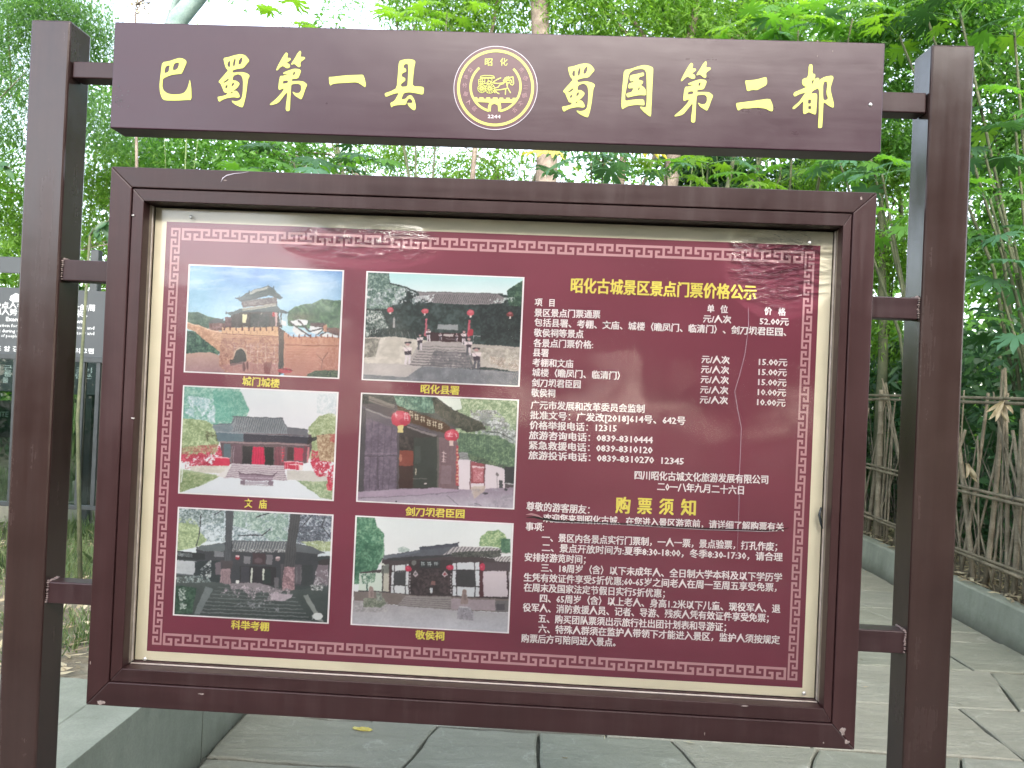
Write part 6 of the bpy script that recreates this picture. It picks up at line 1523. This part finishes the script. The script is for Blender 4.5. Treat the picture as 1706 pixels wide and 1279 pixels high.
def grass(name, spots, n, seed, z, h=.14, r=.16):
    rng = np.random.RandomState(seed); PP = []
    for (x, y) in spots:
        PP.append(np.stack([x+rng.normal(size=n)*r, y+rng.normal(size=n)*r, np.full(n, z)], 1))
    PP = np.concatenate(PP); d = rng.normal(size=PP.shape)*np.array([.35, .35, .1])+[0, 0, 1]; d /= np.linalg.norm(d, axis=1)[:, None]
    s_ = np.cross(d, rng.normal(size=PP.shape)); s_ /= np.linalg.norm(s_, axis=1)[:, None]
    l = h*rng.uniform(.4, 1.3, len(PP))[:, None]; w = .005
    bend = rng.normal(size=PP.shape)*np.array([.25, .25, 0])*l
    v = np.stack([PP-s_*w/2, PP+s_*w/2, PP+d*l*.6+s_*w*.4, PP+d*l+bend*.6, PP+d*l*.6-s_*w*.4], 1).reshape(-1, 3)
    return tag(link(name, np_mesh(name, v, np.arange(5*len(PP)).reshape(-1, 5)), None, M['grass']), kind='stuff')
gs = []
for px in (110, 130, 150, 170, 5, -20, 60, 90):
    for py, dn in ((900, 1), (930, 1), (960, 1), (885, 1), (945, 1)):
        p = atZ(px+rnd.uniform(-10, 10), py+rnd.uniform(-8, 8), .44); gs.append((p.x, p.y))
grass('grass', gs, 90, 1, .43, .12, .16)
grass('grass', [tuple(atZ(px, py, .44))[:2] for px, py in ((120, 1035), (145, 1050), (135, 1065), (150, 1040), (112, 1075), (5, 1100), (0, 1040))], 46, 2, .43, .09, .05)
grass('grass', [(rnd.uniform(-4.5, -.7), rnd.uniform(4.6, 8.0)) for i in range(60)], 130, 3, .45, .16, .3)
# small stones edging the bed far left
for i, (px, py, w, d_, h, lab) in enumerate(((146, 872, .30, .22, .16, 'pale squared stone lying in the bed behind the left post'), (150, 838, .34, .2, .22, 'taller pale squared stone behind the first one'), (12, 870, .36, .24, .14, 'pale squared stone at the left edge of the picture'), (115, 862, .3, .2, .12, 'low squared stone half hidden by the left post'))):
    p = atZ(px, py, .44); b = MB(); b.slab([(-w/2, -d_/2), (w/2, -d_/2), (w/2, d_/2), (-w/2, d_/2)], 0, h, .012, .01)
    o = b.build('squared_stone', M['stone']); o.location = (p.x, p.y+.1*i, .42); o.rotation_euler = (0, 0, .1*i); tag(o, lab, 'stone')

# ------------------------------------------------------------------ grey information sign, left background
SY = 4.0
sg = empty('information_sign', (-2.9, SY, .43)); tag(sg, 'grey information sign with white Chinese, English and Korean text on two posts', 'information sign')
def ins(o, par=sg): return put_in(o, par)
zt = lambda py, px=20, Y=SY: atY(px, py, Y).z
for x in (-3.55, -2.44):
    b = MB(); b.box(x-.03, x+.03, SY+.005, SY+.065, .40, 2.53); ins(b.build('post', M['black_metal'], None, .004, 1))
b = MB(); b.box(-3.70, -2.55, SY-.01, SY+.004, zt(455), zt(428)); ins(b.build('title_plate', M['sign_grey'], None, .002, 1))
b = MB(); b.box(-3.75, -1.98, SY-.012, SY+.003, zt(652), zt(479)); ins(b.build('text_plate', M['sign_grey'], None, .002, 1))
def st_line(s, px0, px1, py, h, Y, par, m='sign_text', bold=.01, slope=.03):
    a = atY(px0, py, Y); c = atY(px1, py+(px1-px0)*slope, Y)
    hh = (atY(px0, py-h/2, Y)-atY(px0, py+h/2, Y)).length
    o = place_text(glyphs(s, bold), a.x, a.z, c.x, c.z, hh, Y, M[m], 'text_line', None)
    o.matrix_parent_inverse = Matrix.Identity(4); o.parent = None
    return put_in(o, par)
_oldP = P
def P(o, parent=None):
    return o
st_line('骨点人各考棚，科举取士的周', -10, 158, 508, 11, SY-.0135, sg)
st_line('风人势考场，', -10, 60, 519, 11, SY-.0135, sg)
st_line('由此而来。', 72, 146, 521, 11, SY-.0135, sg)
st_line('Examination Hall of the Town', 10, 140, 531, 9, SY-.0135, sg)
st_line('vocation for the imperial scholars of service and', -14, 157, 541, 7, SY-.0135, sg, bold=.004)
st_line('built during the Qing Dynasty of long history and', -14, 157, 550, 7, SY-.0135, sg, bold=.004)
st_line('ence of people of the ancient town', -14, 90, 558, 7, SY-.0135, sg, bold=.004)
st_line('표 암 검 증 과거 시험장 쩝리그램', -8, 156, 580, 9, SY-.0135, sg)
st_line('시 근 과거를 보던 를 곳이', -12, 153, 612, 9, SY-.0135, sg)
st_line('이 를 시험을 보던 를 만든', -12, 153, 622, 9, SY-.0135, sg)
st_line('기', -12, -2, 633, 9, SY-.0135, sg)
st_line('를', 4, 14, 633, 9, SY-.0135, sg)
b = MB()
pp = [(27, 488), (18, 493), (16, 499), (22, 503), (34, 503), (40, 498), (36, 493)]
pl = [(atY(x, y, SY-.013).x, atY(x, y, SY-.013).z) for x, y in pp]
b.prism(pl, SY-.0145, SY-.0125); ins(b.build('cloud_mark', M['sign_text'], None))

DY = 3.15
dc = empty('glazed_display_stand', (-2.1, DY, .43)); tag(dc, 'black framed glass display stand with a heritage panel, in front of the grey sign', 'display stand')
z1, z0 = atY(80, 596, DY).z, atY(80, 842, DY).z
xl, xm, xr = atY(24, 700, DY).x, atY(136, 700, DY).x, atY(162, 700, DY).x
def dpart(o): return put_in(o, dc)
b = MB(); b.box(-3.2, -1.55, DY-.02, DY+.02, z1-.018, z1+.018); dpart(b.build('top_rail', M['black_metal'], None, .003, 1))
b = MB(); b.box(-3.2, -1.55, DY-.02, DY+.02, z0-.014, z0+.014); dpart(b.build('bottom_rail', M['black_metal'], None, .003, 1))
for x in (xl, xm, xr, -1.56):
    b = MB(); b.box(x-.013, x+.013, DY-.018, DY+.018, z0+.014, z1-.018); dpart(b.build('mullion', M['black_metal'], None, .002, 1))
for x in (-3.1, -1.7):
    b = MB(); b.box(x-.02, x+.02, DY-.02, DY+.02, .41, z0-.014); dpart(b.build('leg', M['black_metal'], None, .002, 1))
t = NT('display_glass')
fr = t.n.new('ShaderNodeFresnel'); tr = t.n.new('ShaderNodeBsdfTransparent'); tr.inputs[0].default_value = (.50, .57, .55, 1)
gl = t.n.new('ShaderNodeBsdfGlossy'); gl.inputs['Roughness'].default_value = .02
mx = t.n.new('ShaderNodeMixShader'); t.l.new(fr.outputs[0], mx.inputs[0]); t.l.new(tr.outputs[0], mx.inputs[1]); t.l.new(gl.outputs[0], mx.inputs[2])
M['dglass'] = t.done(mx.outputs[0])
for xa, xb in ((-3.19, xl-.014), (xl+.014, xm-.014), (xm+.014, xr-.014), (xr+.014, -1.575)):
    b = MB(); b.box(xa, xb, DY-.004, DY+.004, z0+.015, z1-.019); dpart(b.build('glass_pane', M['dglass'], None))
b = MB(); b.box(-3.15, xl-.03, DY+.05, DY+.062, atY(10, 730, DY).z, atY(10, 668, DY).z); dpart(b.build('heritage_panel', M['sign_grey'], None, .002, 1))
b = MB(); b.box(-3.19, -3.13, DY+.02, DY+.06, z0+.02, z1-.02); dpart(b.build('panel_bracket', M['black_metal'], None))
a = atY(-60, 688, DY+.048); c = atY(14, 690, DY+.048)
o = place_text(glyphs('HERITAGE SITE', .012), a.x, a.z, c.x, c.z, .045, DY+.048, M['sign_text'], 'text_line', None); put_in(o, dc)
P = _oldP

# ------------------------------------------------------------------ small things
# twig with dark leaves reaching in beside the left post
def twig(label, pts, Y, seed, n, L, W, mat):
    pp = [atY(x, y, Y) for x, y in pts]; root = empty('leafy_twig', pp[0]); tag(root, label, 'twig')
    b = MB(); b.tube([p-pp[0] for p in pp], [.006]+[.004]*(len(pp)-2)+[.002], 5); b.build('twig', M['stem'], root)
    gg = random.Random(seed)
    for i in range(n):
        t_ = gg.uniform(.25, 1)*(len(pp)-1); k = min(int(t_), len(pp)-2); c = pp[k].lerp(pp[k+1], t_-k)-pp[0]
        d = Vector((gg.uniform(-1, 1), gg.uniform(-.6, .6), gg.uniform(-.9, .1))).normalized(); s_ = d.cross(Vector((gg.uniform(-.3, .3), -1, .6))).normalized(); l = L*gg.uniform(.7, 1.2)
        b = MB(); vs = []
        for q in range(6):
            u_ = q/5; w = W*math.sin(math.pi*min(1, .08+u_*.92)); cc = c+d*l*u_+Vector((0, 0, -.15*l*u_*u_))
            vs += [tuple(cc-s_*w/2), tuple(cc+Vector((0, .004, -.003))), tuple(cc+s_*w/2)]
        fs = []
        for q in range(5): fs += [(3*q, 3*q+1, 3*q+4, 3*q+3), (3*q+1, 3*q+2, 3*q+5, 3*q+4)]
        b.add(vs, fs, True); b.build('leaf', mat, root, fixn=False)
    # carried by its own stem from the bed
    b = MB(); b.tube([Vector((0, 0, 0)), Vector((-.05, .05, -(pp[0].z-.44)*.5)), Vector((-.02, .1, -(pp[0].z-.43)))], [.006, .009, .012], 6); b.build('stem', M['stem'], root)
twig('small twig of glossy dark leaves between the left post and the frame', [(150, 392), (158, 380), (170, 372), (184, 366)], 2.2, 3, 8, .085, .03, M['leaf_dark'])
twig('small twig with two dark leaves left of the left post', [(-25, 262), (-5, 268), (12, 278), (24, 284)], 2.6, 8, 4, .09, .035, M['leaf_dark'])
twig('dark bare branch reaching in at the left edge', [(-30, 200), (0, 163), (20, 143), (46, 116)], 3.0, 9, 1, .04, .015, M['leaf_dark'])
p = atZ(606, 1217, 0)
root = empty('crumpled_wrapper', (p.x, p.y, .003)); tag(root, 'small crumpled pale yellow scrap lying on the paving', 'litter scrap')
bm = bmesh.new(); bmesh.ops.create_icosphere(bm, subdivisions=3, radius=.02); gg = random.Random(2)
me = bpy.data.meshes.new('scrap')
for v in bm.verts:
    k = gg.uniform(.7, 1.25); v.co = Vector((v.co.x*1.7*k, v.co.y*.8*k, max(-.004, v.co.z*.35*k)+.004))
bm.to_mesh(me); bm.free(); link('scrap', me, root, M['leaf_yellow'])
bm = bmesh.new(); bmesh.ops.create_icosphere(bm, subdivisions=2, radius=.012)
for v in bm.verts: k = gg.uniform(.6, 1.3); v.co = Vector((v.co.x*1.6*k-.036, v.co.y*k+.008, max(-.003, v.co.z*.4*k)+.003))
me = bpy.data.meshes.new('scrap'); bm.to_mesh(me); bm.free(); link('scrap', me, root, M['leaf_yellow'])
litter('leaf_litter', 90, -.3, 4.2, 1.2, 7.4, .002, .05, .014, M['leaf_dry'], 14, .002)
